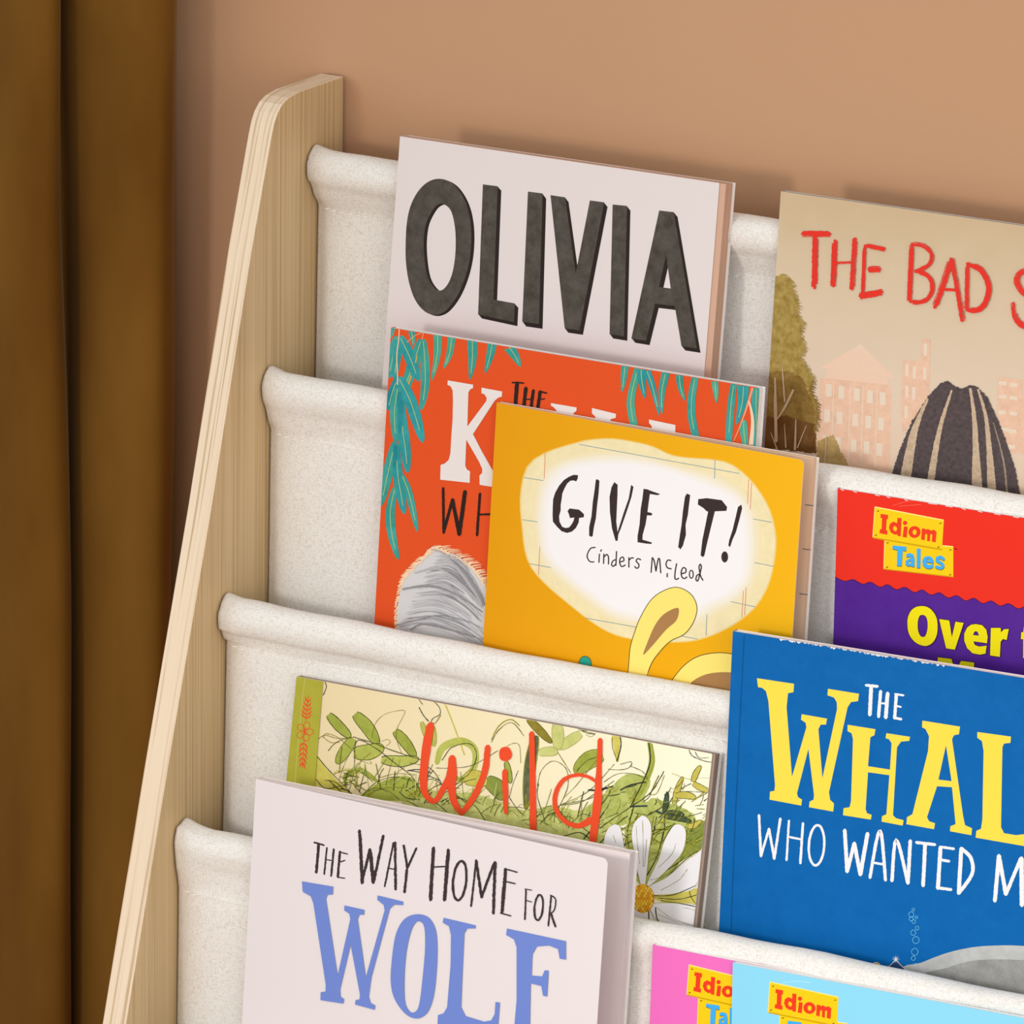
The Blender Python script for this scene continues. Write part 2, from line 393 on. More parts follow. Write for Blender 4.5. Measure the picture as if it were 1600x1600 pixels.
    def poly_uv(s, m, uv, holes=()):
        loops = [[Vector((u, v, 0)) for u, v in L] for L in [uv]+list(holes)]
        flat = [p for L in [uv]+list(holes) for p in L]
        s._add(flat, [tuple(t) for t in tessellate_polygon(loops)], m)
    def poly(s, m, pts, holes=(), smooth=0, rough=None):
        def prep(L):
            if smooth: L = catmull(L, smooth, True)
            if rough: L = rough_poly(L, rough[0], rough[1], s.rnd)
            return L
        s.poly_uv(m, [s.uv(p) for p in prep(list(pts))], [[s.uv(p) for p in prep(list(h))] for h in holes])
    def strip(s, pts, w, cap=True, rough=0.0, step=None):
        L = len(pts); vs = []; fs = []
        if not isinstance(w, (list, tuple)): w = [w]*L
        else: w = list(np.interp(np.linspace(0, 1, L), np.linspace(0, 1, len(w)), w))
        for i in range(L):
            a, b = pts[max(0, i-1)], pts[min(L-1, i+1)]; dx, dy = b[0]-a[0], b[1]-a[1]; d = math.hypot(dx, dy) or 1
            nx, ny = -dy/d, dx/d; r1 = s.rnd.uniform(-rough, rough); r2 = s.rnd.uniform(-rough, rough)
            vs += [(pts[i][0]+nx*(w[i]/2+r1), pts[i][1]+ny*(w[i]/2+r1)), (pts[i][0]-nx*(w[i]/2+r2), pts[i][1]-ny*(w[i]/2+r2))]
        for i in range(L-1): fs.append((2*i, 2*i+1, 2*i+3, 2*i+2))
        if cap:
            for e, q in ((0, 1), (L-1, L-2)):
                if w[e] < .3: continue
                a0 = math.atan2(pts[e][1]-pts[q][1], pts[e][0]-pts[q][0]); b = len(vs); vs.append(pts[e])
                for k in range(9):
                    an = a0-math.pi/2+math.pi*k/8; rr = w[e]/2*.8
                    vs.append((pts[e][0]+rr*math.cos(an), pts[e][1]+rr*math.sin(an)))
                for k in range(8): fs.append((b, b+1+k, b+2+k))
        return vs, fs
    def stroke(s, m, pts, w, smooth=5, cap=True, rough=0.0, step=0):
        pts = list(pts)
        if smooth and len(pts) > 2: pts = catmull(pts, smooth)
        if step: pts = resample(pts, step)
        vs, fs = s.strip(pts, w, cap, rough); s._add([s.uv(p) for p in vs], fs, m)
    def crayon(s, m, pts, w, n=4, smooth=5, core=.5):
        pts = list(pts)
        if len(pts) > 2: pts = catmull(pts, smooth)
        pts = resample(pts, 2.2); s.stroke(m, pts, w*core, smooth=0, rough=w*.10)
        for k in range(n):
            o = s.rnd.uniform(-.45, .45)*w; a = int(s.rnd.uniform(0, .12)*len(pts)); b = len(pts)-int(s.rnd.uniform(0, .12)*len(pts))
            q = []
            for i in range(a, b):
                p0, p1 = pts[max(0, i-1)], pts[min(len(pts)-1, i+1)]; d = math.hypot(p1[0]-p0[0], p1[1]-p0[1]) or 1
                oo = o+s.rnd.uniform(-.06, .06)*w
                q.append((pts[i][0]-(p1[1]-p0[1])/d*oo, pts[i][1]+(p1[0]-p0[0])/d*oo))
            if len(q) > 1: s.stroke(m, q, w*s.rnd.uniform(.12, .26), smooth=0, rough=w*.04, cap=False)
    def leaf(s, m, pts, w, rib=None, rw=1.0, outline=None, ow=1.0, base=0.15, flat=False, flat_end=False, rough=.15):
        pts = catmull(list(pts), 8) if len(pts) > 2 else resample(list(pts), max(1, math.dist(pts[0], pts[-1])/14))
        L = len(pts); ws = []
        for i in range(L):
            t = i/(L-1); f = (max(0, 4*(t*.92+.08)*(1-t)))**.6 if not flat else max(0, 1-t**2.2)**.8
            if flat_end: f = .85+.15*math.sin(t*3)
            ws.append(max(.05, f)*w)
        vs, fs = s.strip(pts, ws, False, rough); s._add([s.uv(p) for p in vs], fs, m)
        if outline:
            s.stroke(outline, vs[0::2], ow, smooth=0, cap=False, rough=ow*.15); s.stroke(outline, vs[1::2], ow, smooth=0, cap=False, rough=ow*.15)
        if rib: s.stroke(rib, pts[1:int(L*.85)], rw, smooth=0, cap=False)
    def ellipse(s, c, rx, ry, tilt=0, n=28):
        ct, st = math.cos(tilt), math.sin(tilt)
        return [(c[0]+rx*math.cos(a)*ct-ry*math.sin(a)*st, c[1]+rx*math.cos(a)*st+ry*math.sin(a)*ct) for a in [2*math.pi*k/n for k in range(n)]]
    def ring(s, m, c, rx, ry, w, tilt=0, rough=0.0, n=28):
        e = s.ellipse(c, rx, ry, tilt, n); s.stroke(m, e+[e[0]], w, smooth=0, cap=False, rough=rough)
    def done(s):
        o = mesh_obj('cover', s.V, s.F, s.mats, s.fm, s.root); return o

K_ = Z
# ---------------------------------------------------------------- white book, charcoal capitals (top tier)
b = Book('picture_book', 'white picture book with huge charcoal block capitals, leaning on the top tier at the left', (625, 213), (1124, 286), (600, 560),
         -.0495, .957, 6.6, .0088, .722, cover=ink(222, 210, 206), page=ink(205, 165, 140, .7), trb=(1138, 281), radius=.0006)  # page colour browned: shade on the page edges is put into it
z = Z(600, 180, 2.6667)
FACE = ink(78, 72, 64, .6, 14, 120); DARK = ink(46, 37, 33, .6)
def block(face, ex, holes=(), smooth=0):
    for k in range(1, 6):
        q = k/5; sh = lambda L: [(x+ex[0]*q, y+ex[1]*q) for x, y in L]
        b.poly(DARK, z(*sh(face)), [z(*sh(h)) for h in holes], smooth=smooth)
    b.poly(FACE, z(*face), [z(*h) for h in holes], smooth=smooth)
block([(225, 265), (270, 275), (310, 310), (343, 370), (360, 440), (364, 520), (357, 600), (337, 680), (304, 755), (260, 812), (215, 832), (170, 818), (130, 770), (105, 700), (92, 620), (90, 540), (95, 450), (110, 380), (140, 320), (180, 280)],
      (13, 5), [[(248, 370), (277, 395), (293, 450), (299, 520), (295, 600), (281, 670), (257, 716), (230, 731), (203, 711), (181, 670), (169, 600), (166, 520), (176, 450), (203, 395), (226, 372)]], smooth=4)
block([(412, 288), (474, 296), (456, 768), (545, 784), (541, 862), (392, 830)], (15, 17))
block([(600, 318), (661, 326), (646, 870), (576, 860)], (15, 20))
block([(694, 333), (755, 342), (799, 660), (858, 355), (918, 363), (815, 897), (753, 888)], (14, 18))
block([(953, 372), (1013, 378), (1000, 922), (940, 912)], (14, 18))
block([(1147, 397), (1208, 404), (1304, 972), (1240, 962), (1212, 795), (1130, 785), (1092, 940), (1031, 930)], (15, 18), [[(1176, 582), (1195, 722), (1146, 716)]])
b.done()

# ---------------------------------------------------------------- tan book, red crayon capitals (top tier)
BG = grad('tan_sky', [(0, (220, 190, 164)), (.45, (216, 194, 170)), (.8, (207, 184, 152)), (1, (198, 172, 136))], lo=.10, hi=.275, noise=.03)
b = Book('picture_book', 'tan picture book with red crayon capitals above pale buildings on the top tier', (1220, 299), (1705, 368), (1197, 660),
         -.0455, .957, 5.5, .0045, .724, cover=BG, page=ink(150, 140, 130))
z = Z(1150, 270, 3.0778)
sal = ink(224, 184, 156, .5, 8, 200); sal2 = ink(228, 194, 168, .5); win = ink(224, 204, 182)
b.poly(sal2, z((600, 823), (765, 988), (405, 938)))
b.poly(sal2, z((438, 945), (728, 985), (726, 1022), (436, 988)))
b.poly(sal, z((405, 985), (748, 1022), (740, 1480), (385, 1440)))
for x in (470, 550, 612, 680): b.stroke(win, z((x, 995+(x-405)*.11), (x-12, 1420)), 1.0, cap=False)
for x, y in ((480, 935), (525, 940), (570, 945), (620, 950), (670, 960), (715, 970)): b.stroke(win, z((600, 828), (x, y+8)), .8, cap=False)
for c, y0 in ((447, 1047), (507, 1057), (582, 1068), (645, 1078), (706, 1087)):
    for r, dy in enumerate((0, 122, 245)):
        x = c-8*r; y = y0+dy*1.0-1
        b.poly(win, z((x-14, y-32), (x+14, y-29), (x+13, y+32), (x-15, y+29)))
b.poly(sal, z((803, 900), (888, 905), (893, 798), (935, 800), (930, 1080), (860, 1200), (800, 1250), (795, 1100)))
for x, y in ((822, 950), (858, 960), (911, 850), (908, 965), (855, 1060), (822, 1052), (818, 1150)): b.poly(win, z((x-7, y-30), (x+8, y-29), (x+7, y+30), (x-8, y+29)))
b.poly(sal, z((1262, 980), (1378, 995), (1378, 1085), (1450, 1092), (1450, 1360), (1290, 1340), (1255, 1150)))
for x, y in ((1283, 1012), (1337, 1020), (1283, 1077), (1335, 1083), (1280, 1152), (1335, 1158), (1295, 1235), (1332, 1243), (1325, 1318)): b.poly(win, z((x-18, y-11), (x+18, y-8), (x+17, y+10), (x-19, y+7)))
tree = ink(158, 132, 66, .55, 22, 260); tree2 = ink(132, 102, 46, .55, 20, 200); tree3 = ink(106, 72, 34, .55, 14, 120)
b.poly(tree, z((180, 500), (230, 488), (275, 520), (278, 570), (305, 640), (292, 680), (325, 720), (312, 770), (335, 850), (312, 890), (350, 950), (378, 1000), (362, 1050), (395, 1110), (395, 1180), (385, 1240), (390, 1345), (100, 1300), (130, 900)), rough=(2.2, 1.3))
b.poly(tree2, z((120, 960), (250, 950), (320, 985), (350, 1060), (378, 1120), (380, 1240), (386, 1345), (100, 1300)), rough=(2.2, 1.5))
b.poly(tree3, z((100, 1180), (250, 1170), (380, 1210), (386, 1350), (100, 1320)), rough=(2.5, 1.6))
b.poly(ink(176, 146, 92, .55, 18, 200), z((395, 1290), (470, 1260), (500, 1330), (540, 1400), (540, 1450), (385, 1440)), rough=(2.5, 1.5))
edge_ = [(235, 492), (275, 525), (280, 575), (306, 640), (294, 680), (327, 720), (314, 770), (337, 850), (314, 890), (352, 950), (380, 1000), (364, 1050), (397, 1110), (397, 1180), (387, 1240)]
for x, y in resample(edge_, 6):
    b.stroke(tree if y < 1000 else tree2, z((x-14, y+b.rnd.uniform(-6, 6)), (x+b.rnd.uniform(-2, 4), y+b.rnd.uniform(-6, 4)), (x+b.rnd.uniform(6, 20), y+b.rnd.uniform(-2, 12))), [2.2, 1.4, .3], cap=False)
bk = ink(196, 166, 130); bk2 = ink(214, 196, 160)
for pts, ww in (([(190, 985), (192, 1120), (195, 1290)], 5), ([(196, 1190), (240, 1120), (277, 1045)], 3.6), ([(225, 928), (230, 1010), (236, 1100)], 2.4), ([(290, 1185), (285, 1330)], 4), ([(340, 1215), (298, 1320)], 2.4), ([(235, 1205), (242, 1320)], 2.2), ([(438, 1265), (428, 1395)], 2.6), ([(170, 1250), (200, 1330)], 3)):
    b.stroke(bk, z(*pts), [ww*.4, ww, ww], rough=.25)
seed = ink(82, 70, 70, .6, 14, 400); cream = ink(192, 166, 138, .6, 18, 500)
b.poly(seed, z((740, 1480), (790, 1330), (850, 1190), (930, 1070), (985, 1012), (1020, 1000), (1060, 1028), (1090, 1038), (1130, 1018), (1165, 1030), (1215, 1085), (1262, 1190), (1312, 1320), (1348, 1440), (1370, 1560), (1375, 1700), (730, 1640)), rough=(1.6, 1.0))
b.stroke(cream, z((925, 1085), (860, 1240), (815, 1480)), [3, 13, 17], rough=.5, step=2, cap=False)
b.stroke(cream, z((1040, 1045), (980, 1240), (935, 1500)), [3, 8, 12], rough=.5, step=2, cap=False)
b.stroke(cream, z((1128, 1035), (1150, 1200), (1162, 1540)), [4, 9, 17], rough=.5, step=2, cap=False)
b.stroke(cream, z((1165, 1040), (1208, 1200), (1234, 1540)), [3, 8, 14], rough=.5, step=2, cap=False)
b.stroke(ink(150, 132, 112, .6, 18, 500), z((1240, 1200), (1288, 1380), (1306, 1540)), [1, 3, 3], rough=.4, step=2, cap=False)
red = ink(222, 52, 40, .5)
def cr(pts, ww, n=7): b.crayon(red, z(*pts), ww*1.12/3.0778, n, core=.5)
cr([(320, 293), (455, 295)], 24); cr([(385, 295), (380, 555)], 24)
cr([(478, 325), (470, 545)], 24); cr([(575, 315), (560, 560)], 24); cr([(480, 432), (570, 428)], 12)
cr([(622, 350), (612, 592)], 20); cr([(628, 347), (718, 366)], 20); cr([(640, 463), (695, 462)], 26); cr([(598, 592), (705, 572)], 26)
cr([(850, 340), (838, 615)], 24); cr([(850, 345), (905, 355), (940, 392), (928, 440), (865, 472)], 22); cr([(865, 472), (925, 500), (945, 550), (915, 608), (842, 620)], 24)
cr([(1038, 412), (1000, 530), (958, 648)], 24); cr([(1038, 412), (1066, 560), (1091, 712)], 24); cr([(990, 558), (1066, 562)], 14)
cr([(1117, 440), (1114, 660)], 20); cr([(1115, 435), (1180, 465), (1216, 530), (1213, 600), (1175, 655), (1112, 660)], 24)
cr([(1410, 470), (1372, 480), (1355, 515), (1375, 565), (1425, 610), (1440, 680), (1415, 735), (1375, 730), (1345, 690), (1337, 625)], 24)
b.done()

# ---------------------------------------------------------------- orange book with teal leaves (second tier)
OR = ink(220, 80, 34)
b = Book('picture_book', 'orange picture book with hanging teal leaves, behind the yellow book on the second tier', (611, 512), (1187, 606), (585, 972),
         -.0915, .84, 5.1, .0046, .604, cover=OR, page=PAGE, radius=.0022, trb=(1190, 606))
z1, z2, z3, z4, z5 = Z(590, 505, 8), Z(580, 680, 8), Z(580, 820, 8), Z(960, 560, 6.667), Z(780, 580, 5.333)
TE = [ink(58, 150, 140, .5, 14, 90), ink(48, 146, 148, .5, 14, 90), ink(38, 132, 140, .5, 12, 90), ink(72, 158, 136, .5, 12, 90)]
RIB = ink(186, 190, 112)
def lf(zz, pts, ww, c=0, **k): b.leaf(TE[c], zz(*pts), ww/zz.s, rib=RIB, rw=.9, **k)
b.poly(TE[3], z1((150, 45), (220, 55), (200, 140), (150, 190)))
lf(z1, [(545, 205), (450, 500), (340, 790), (285, 880)], 140, 0)
lf(z1, [(245, 165), (195, 400), (140, 690)], 130, 0); lf(z1, [(262, 200), (240, 450), (205, 700)], 100, 1)
lf(z1, [(275, 165), (400, 420), (515, 725)], 140, 1); lf(z1, [(570, 200), (592, 500), (592, 800), (545, 1090)], 112, 0)
b.poly(OR, z1((288, 470), (355, 560), (320, 680), (265, 630)))
b.stroke(ink(206, 160, 62), z1((490, 410), (475, 495)), 2, cap=False); b.stroke(ink(206, 160, 62), z1((420, 655), (377, 790)), 2.4, cap=False)
lf(z1, [(422, 92), (440, 190), (443, 290)], 80, 0, flat=True)
lf(z1, [(750, 140), (745, 400), (680, 715)], 104, 3, flat=True); lf(z1, [(926, 170), (900, 380), (825, 570)], 96, 3, flat=True)
lf(z1, [(1184, 205), (1185, 450), (1155, 705)], 128, 0, flat=True); lf(z1, [(1436, 245), (1400, 430), (1345, 625)], 112, 0, flat=True)
lf(Z(600, 180, 2.6667), [(518, 962), (545, 1000), (569, 1048)], 44, 0, flat=True)
lf(z1, [(262, 660), (180, 880), (130, 1090)], 100, 2); lf(z1, [(270, 880), (310, 1300), (350, 1600), (377, 1870)], 140, 1)
lf(z1, [(262, 680), (420, 1000), (570, 1495)], 150, 1); lf(z1, [(255, 800), (212, 1100), (228, 1500)], 112, 0)
b.leaf(TE[2], z1((270, 860), (290, 1100), (275, 1380)), 9)
lf(z2, [(300, 85), (215, 450), (120, 890)], 125, 0); lf(z2, [(310, 110), (335, 500), (375, 750), (415, 985)], 125, 1)
lf(z2, [(385, 495), (480, 750), (580, 1210)], 88, 0); lf(z2, [(300, 655), (240, 950), (262, 1250), (340, 1555)], 112, 0)
b.leaf(TE[2], z2((300, 130), (300, 300), (280, 430)), 6)
st = ink(228, 184, 146)
b.stroke(st, z1((272, 70), (265, 200), (242, 400), (250, 650), (250, 770)), 1.9, cap=False)
b.stroke(st, z1((560, 118), (460, 160), (370, 240)), .8, cap=False); b.stroke(st, z1((575, 118), (555, 205)), .9, cap=False)
lf(z4, [(112, 80), (100, 200), (80, 350)], 78, 0, flat=True); lf(z4, [(245, 105), (175, 400), (180, 560), (215, 740)], 84, 3, flat_end=True)
lf(z4, [(278, 110), (290, 250), (323, 420)], 96, 1, flat=True); lf(z4, [(335, 120), (400, 300), (470, 600)], 76, 1, flat=True)
lf(z4, [(538, 145), (495, 350), (496, 580)], 84, 0, flat=True); lf(z4, [(678, 170), (690, 300), (735, 445)], 74, 0, flat=True)
lf(z4, [(842, 200), (808, 400), (806, 600), (855, 850)], 84, 0, flat_end=True); lf(z4, [(1046, 235), (1058, 350), (1066, 465)], 70, 3, flat=True)
lf(z4, [(1245, 265), (1215, 500), (1188, 900)], 76, 0, flat_end=True); lf(z4, [(1345, 280), (1335, 450), (1275, 690)], 118, 1, flat=True)
lf(z4, [(1482, 310), (1478, 550), (1490, 950)], 96, 0, flat_end=True); lf(z4, [(1350, 640), (1350, 750), (1375, 960)], 80, 3)
b.stroke(ink(226, 152, 112), z4((1440, 305), (1400, 450), (1320, 680), (1245, 860)), [3.4, 4, 2, 1.4], cap=False)
b.stroke(ink(232, 200, 172), z4((1405, 440), (1442, 650), (1425, 900)), [2, 5, 7], cap=False)
WHT = ink(226, 216, 210)
b.poly(WHT, z1((880, 714), (1197, 768), (1195, 812), (1160, 825), (1137, 868), (1125, 1290), (1360, 975), (1365, 930), (1335, 885), (1300, 876), (1302, 805), (1560, 853), (1555, 918), (1510, 930), (1465, 970), (1195, 1385),
                (1300, 1590), (1435, 1830), (1500, 1900), (1500, 2055), (1278, 2020), (1275, 1905), (1310, 1870), (1310, 1820), (1270, 1730), (1112, 1455), (1098, 1780), (1120, 1830), (1158, 1850), (1154, 1995), (785, 1955), (790, 1770), (840, 1755), (890, 1710), (912, 1630), (925, 1400), (940, 1200), (945, 960), (940, 840), (915, 788), (876, 770)))
b.poly(WHT, z5((433, 265), (647, 302), (645, 330), (622, 348), (600, 420), (500, 400), (478, 325), (450, 295), (433, 288)))
b.poly(WHT, z5((775, 306), (975, 355), (973, 388), (930, 400), (920, 470), (820, 450), (800, 375), (774, 350)))
b.poly(WHT, z5((1250, 402), (1470, 448), (1468, 540), (1290, 520), (1270, 455), (1250, 430)))
BK = ink(44, 32, 28, .5)
def ks(zz, pts, ww): b.stroke(BK, zz(*pts), ww/zz.s, rough=.25, step=2.5)
ks(z5, [(110, 95), (160, 94), (205, 99)], 13); ks(z5, [(150, 98), (136, 290)], 32); ks(z5, [(224, 140), (206, 300)], 30); ks(z5, [(286, 160), (266, 310)], 26); ks(z5, [(215, 236), (275, 234)], 10)
ks(z5, [(342, 175), (322, 315)], 28); ks(z5, [(335, 166), (396, 182)], 14); ks(z5, [(345, 236), (380, 229)], 10)
ks(z2, [(902, 660), (908, 1220)], 32); ks(z2, [(908, 1210), (1018, 805)], 36); ks(z2, [(1018, 805), (1103, 1240)], 46); ks(z2, [(1103, 1240), (1175, 705)], 50)
ks(z2, [(1362, 730), (1325, 1250)], 32); ks(z2, [(1362, 992), (1500, 985)], 24)
# plain grey furry mound
fur = ink(206, 203, 202, .6)
b.poly(fur, z3((325, 1320), (335, 1000), (385, 750), (450, 620), (560, 500), (690, 380), (760, 305), (850, 290), (950, 330), (1100, 420), (1250, 500), (1350, 600), (1430, 700), (1480, 1000), (1460, 1580), (400, 1420)), smooth=3, rough=(2, .5))
rn = random.Random(8); pe = ink(240, 204, 166); gy = [ink(174, 170, 172), ink(142, 138, 140), ink(190, 187, 188), ink(104, 100, 102)]
rim = catmull([(320, 1270), (330, 1000), (385, 750), (450, 620), (560, 500), (690, 380), (780, 310), (900, 320), (1100, 420), (1250, 520), (1350, 640), (1420, 760)], 8)
for i, p in enumerate(rim):
    for _ in range(2):
        dx, dy = (rim[min(i+1, len(rim)-1)][0]-rim[max(i-1, 0)][0]), (rim[min(i+1, len(rim)-1)][1]-rim[max(i-1, 0)][1]); d = math.hypot(dx, dy)
        sgn = 1 if p[0] < 700 else -1; L = rn.uniform(50, 150); tx, ty = dx/d, dy/d; nx, ny = ty, -tx
        b.stroke(pe, z3((p[0]+rn.uniform(-10, 25), p[1]+rn.uniform(-5, 30)), (p[0]-tx*sgn*L*.5+nx*22, p[1]-ty*sgn*L*.5+ny*22) if sgn > 0 else (p[0]-tx*L*.5+nx*14, p[1]-ty*L*.5+ny*14), (p[0]-sgn*abs(tx)*L*.8*(1 if sgn > 0 else .9)+nx*30, p[1]+abs(ty)*L*.6*(1 if sgn > 0 else -1)+ny*34)), [1.7, 1.2, .4], cap=False)
for k in range(58):
    t = k/57; x0 = 345+t*480+rn.uniform(-20, 60); y0 = 1300-t*920+rn.uniform(-25, 25); ex = 1440; ey = 1560-(t**1.1)*620+rn.uniform(-30, 30)
    m1 = (x0+(ex-x0)*.35, y0+(ey-y0)*.12-70+rn.uniform(-20, 20)); m2 = (x0+(ex-x0)*.7, y0+(ey-y0)*.50-60+rn.uniform(-20, 20))
    cut = rn.uniform(.5, 1); q = catmull([(x0, y0), m1, m2, (ex, ey)], 7); q = q[:max(5, int(len(q)*cut))]
    b.stroke(gy[rn.randrange(3)], z3(*q), [.4, rn.uniform(.9, 1.8), .8], smooth=0, cap=False, rough=.2)
for pts, ww, c in (([(400, 805), (620, 765), (830, 775), (1100, 880), (1400, 1090)], [2.5, 4, 4, 2.4, 1.5], 1), ([(550, 600), (790, 545), (950, 590), (1180, 780), (1400, 1010)], [1.5, 3.5, 2.4, 3, 3], 0), ([(760, 305), (900, 350), (1100, 560), (1300, 830), (1400, 1000)], [2, 4, 4, 5, 3], 0), ([(1000, 420), (1180, 600), (1350, 850), (1420, 1000)], [2, 4, 5, 4], 1),
                   ([(330, 1250), (620, 1180), (860, 1130), (1200, 1200), (1400, 1300)], [1.6, 1.6, 2, 1.4, 1], 1), ([(500, 1310), (640, 1240), (900, 1280), (1200, 1370), (1400, 1430)], [2, 3, 3, 2, 1], 1)):
    b.stroke(gy[c], z3(*pts), ww, cap=False, rough=.4, step=2)
b.done()

# ---------------------------------------------------------------- yellow book with ruled-paper bubble (second tier)
YE = grad('marigold', [(0, (222, 150, 0)), (1, (238, 176, 6))], axis='X', lo=-.1, hi=.1, noise=.004)
b = Book('picture_book', 'yellow picture book with a white ruled-paper bubble, front cover slightly open', (776, 629), (1256, 719), (755, 1000),
         -.0970, .84, 5.1, .0040, .606, hinge=2.6, cover=YE, back=ink(196, 146, 110), page=ink(230, 194, 160), trb=(1275, 712), radius=.003)  # cream pages tinted tan, carrying some warm shade from under the cover
z = Z(740, 620, 2.857)
outer = [(455, 210), (520, 195), (620, 190), (720, 205), (800, 225), (880, 262), (960, 275), (1060, 282), (1140, 300), (1210, 350), (1270, 420), (1320, 510), (1345, 620), (1340, 720), (1315, 830), (1260, 930), (1180, 1000), (1090, 1050), (1000, 1082), (900, 1092), (760, 1085), (640, 1062), (540, 1010), (430, 925), (330, 840), (260, 760), (232, 680), (222, 590), (212, 480), (220, 390), (240, 320), (290, 270), (370, 235)]
inner = [(420, 310), (550, 290), (700, 290), (850, 315), (980, 360), (1080, 400), (1160, 440), (1210, 510), (1225, 600), (1225, 720), (1205, 820), (1130, 890), (1040, 930), (960, 985), (860, 1000), (740, 985), (620, 950), (520, 880), (420, 800), (340, 720), (315, 640), (310, 540), (320, 450), (350, 370)]
def polar(L, c, n=80):
    L = catmull(L, 4, True); A = sorted((math.atan2(y-c[1], x-c[0]), math.hypot(x-c[0], y-c[1])) for x, y in L)
    an = np.array([a for a, _ in A]); rr = np.array([r for _, r in A]); t = np.linspace(-math.pi, math.pi, n, endpoint=False)
    return t, np.interp(t, an, rr, period=2*math.pi)
cc = (770, 640); t, ro = polar(outer, cc); _, ri = polar(inner, cc)
def shade(f): return [int(a+(b_-a)*f) for a, b_ in zip((234, 218, 172), (238, 234, 232))]
b.poly(ink(232, 200, 120), z([(cc[0]+r*1.012*math.cos(a), cc[1]+r*1.012*math.sin(a)) for a, r in zip(t, ro)]))
b.poly(ink(*shade(0), .45, 6, 120), z([(cc[0]+r*math.cos(a), cc[1]+r*math.sin(a)) for a, r in zip(t, ro)]))
BL = ink(92, 140, 160); RE = ink(214, 124, 104)
for k in range(11):
    f = k/10; g = .50+.58*f     # ruled lines fade out where the printed white glow begins
    if k == 4:
        for L in (((470, 212), (1185, 342)), ((222, 360), (350, 380)), ((217, 548), (320, 564)), ((250, 745), (410, 774)), ((500, 988), (725, 1028)), ((1205, 538), (1330, 560)), ((1205, 730), (1340, 757)), ((1105, 905), (1258, 938)), ((930, 1068), (1000, 1082)), ((1078, 280), (1075, 400)), ((1043, 935), (1038, 1065))): b.stroke(BL, z(*L), .9, cap=False)
        for L in (((320, 250), (310, 490)), ((302, 540), (290, 795)), ((1228, 370), (1220, 545)), ((1241, 385), (1233, 550)), ((1214, 735), (1197, 985)), ((1224, 730), (1210, 975))): b.stroke(RE, z(*L), .9, cap=False)
    b.poly(ink(*shade(f)), z([(cc[0]+(rO+(rI-rO)*g if g < 1 else rI*(1-(g-1)*.5))*math.cos(a), cc[1]+(rO+(rI-rO)*g if g < 1 else rI*(1-(g-1)*.5))*math.sin(a)) for a, rO, rI in zip(t, ro, ri)]))
GB = ink(58, 46, 44, .5)
z6, z7, z8 = Z(850, 720, 8), Z(1030, 740, 9.412), Z(900, 845, 7.273)
for P in ([(425, 178), (425, 215), (405, 258), (370, 245), (330, 250), (290, 285), (255, 350), (230, 410), (222, 480), (210, 550), (210, 620), (190, 690), (195, 760), (230, 825), (270, 840), (315, 832), (345, 795), (370, 750), (380, 710), (325, 715), (310, 660), (295, 630), (320, 595), (400, 605), (440, 610), (500, 665), (500, 705), (440, 715), (435, 770), (400, 840), (350, 885), (290, 902), (220, 880), (160, 820), (112, 760), (108, 680), (110, 580), (115, 480), (140, 400), (190, 310), (250, 240), (310, 200), (370, 175)],
          [(665, 228), (695, 250), (685, 400), (665, 560), (650, 720), (625, 830), (610, 940), (590, 952), (565, 935), (565, 830), (595, 690), (610, 520), (635, 350), (648, 240)],
          [(880, 265), (922, 300), (920, 420), (912, 600), (905, 760), (920, 890), (1000, 640), (1060, 470), (1090, 300), (1120, 325), (1095, 450), (1040, 620), (960, 850), (930, 920), (922, 1000), (895, 1000), (850, 840), (825, 640), (820, 450), (845, 330)],
          [(1245, 350), (1290, 355), (1350, 380), (1455, 415), (1420, 430), (1325, 415), (1310, 520), (1295, 640), (1340, 650), (1358, 665), (1340, 685), (1290, 680), (1270, 800), (1235, 925), (1232, 985), (1350, 1020), (1345, 1040), (1280, 1035), (1170, 1018), (1170, 940), (1195, 800), (1210, 600), (1230, 480)]): b.poly(GB, z6(*P))
for P in ([(410, 292), (458, 315), (435, 500), (425, 600), (390, 750), (395, 900), (350, 1060), (315, 1115), (280, 1080), (300, 940), (330, 750), (350, 550), (380, 340)],
          [(575, 375), (700, 360), (920, 390), (1000, 490), (990, 548), (820, 555), (760, 800), (700, 1050), (665, 1210), (640, 1228), (610, 1200), (635, 980), (680, 760), (720, 560), (695, 550), (650, 505), (570, 455)],
          [(1210, 455), (1222, 510), (1180, 680), (1130, 860), (1080, 970), (1045, 1080), (1018, 1060), (1030, 980), (1080, 830), (1130, 620), (1160, 490)]): b.poly(GB, z7(*P))
b.poly(GB, z7(b.ellipse((965, 1225), 50, 82)))
def au(*pts): b.stroke(GB, z8(*pts), 2.0, smooth=5)
au((220, 75), (170, 85), (135, 140), (130, 190), (160, 235), (205, 240)); au((268, 150), (262, 245)); au((290, 100), (281, 120))
au((318, 150), (315, 258)); au((318, 185), (350, 155), (370, 185), (370, 265)); au((462, 120), (455, 280)); au((450, 215), (420, 230), (405, 270), (425, 290), (452, 265))
au((500, 240), (545, 225), (535, 185), (505, 200), (498, 250), (520, 292), (562, 275)); au((602, 190), (602, 300)); au((605, 220), (630, 195), (655, 195))
au((738, 215), (705, 203), (685, 230), (715, 268), (712, 300), (690, 312), (668, 290)); au((868, 190), (855, 360)); au((868, 190), (890, 230), (910, 345)); au((910, 345), (935, 210), (952, 205)); au((952, 205), (965, 365))
au((1080, 225), (1045, 220), (1025, 260), (1040, 305), (1085, 318)); au((1040, 370), (1037, 410)); au((1145, 260), (1130, 340), (1125, 420), (1140, 438), (1168, 425))
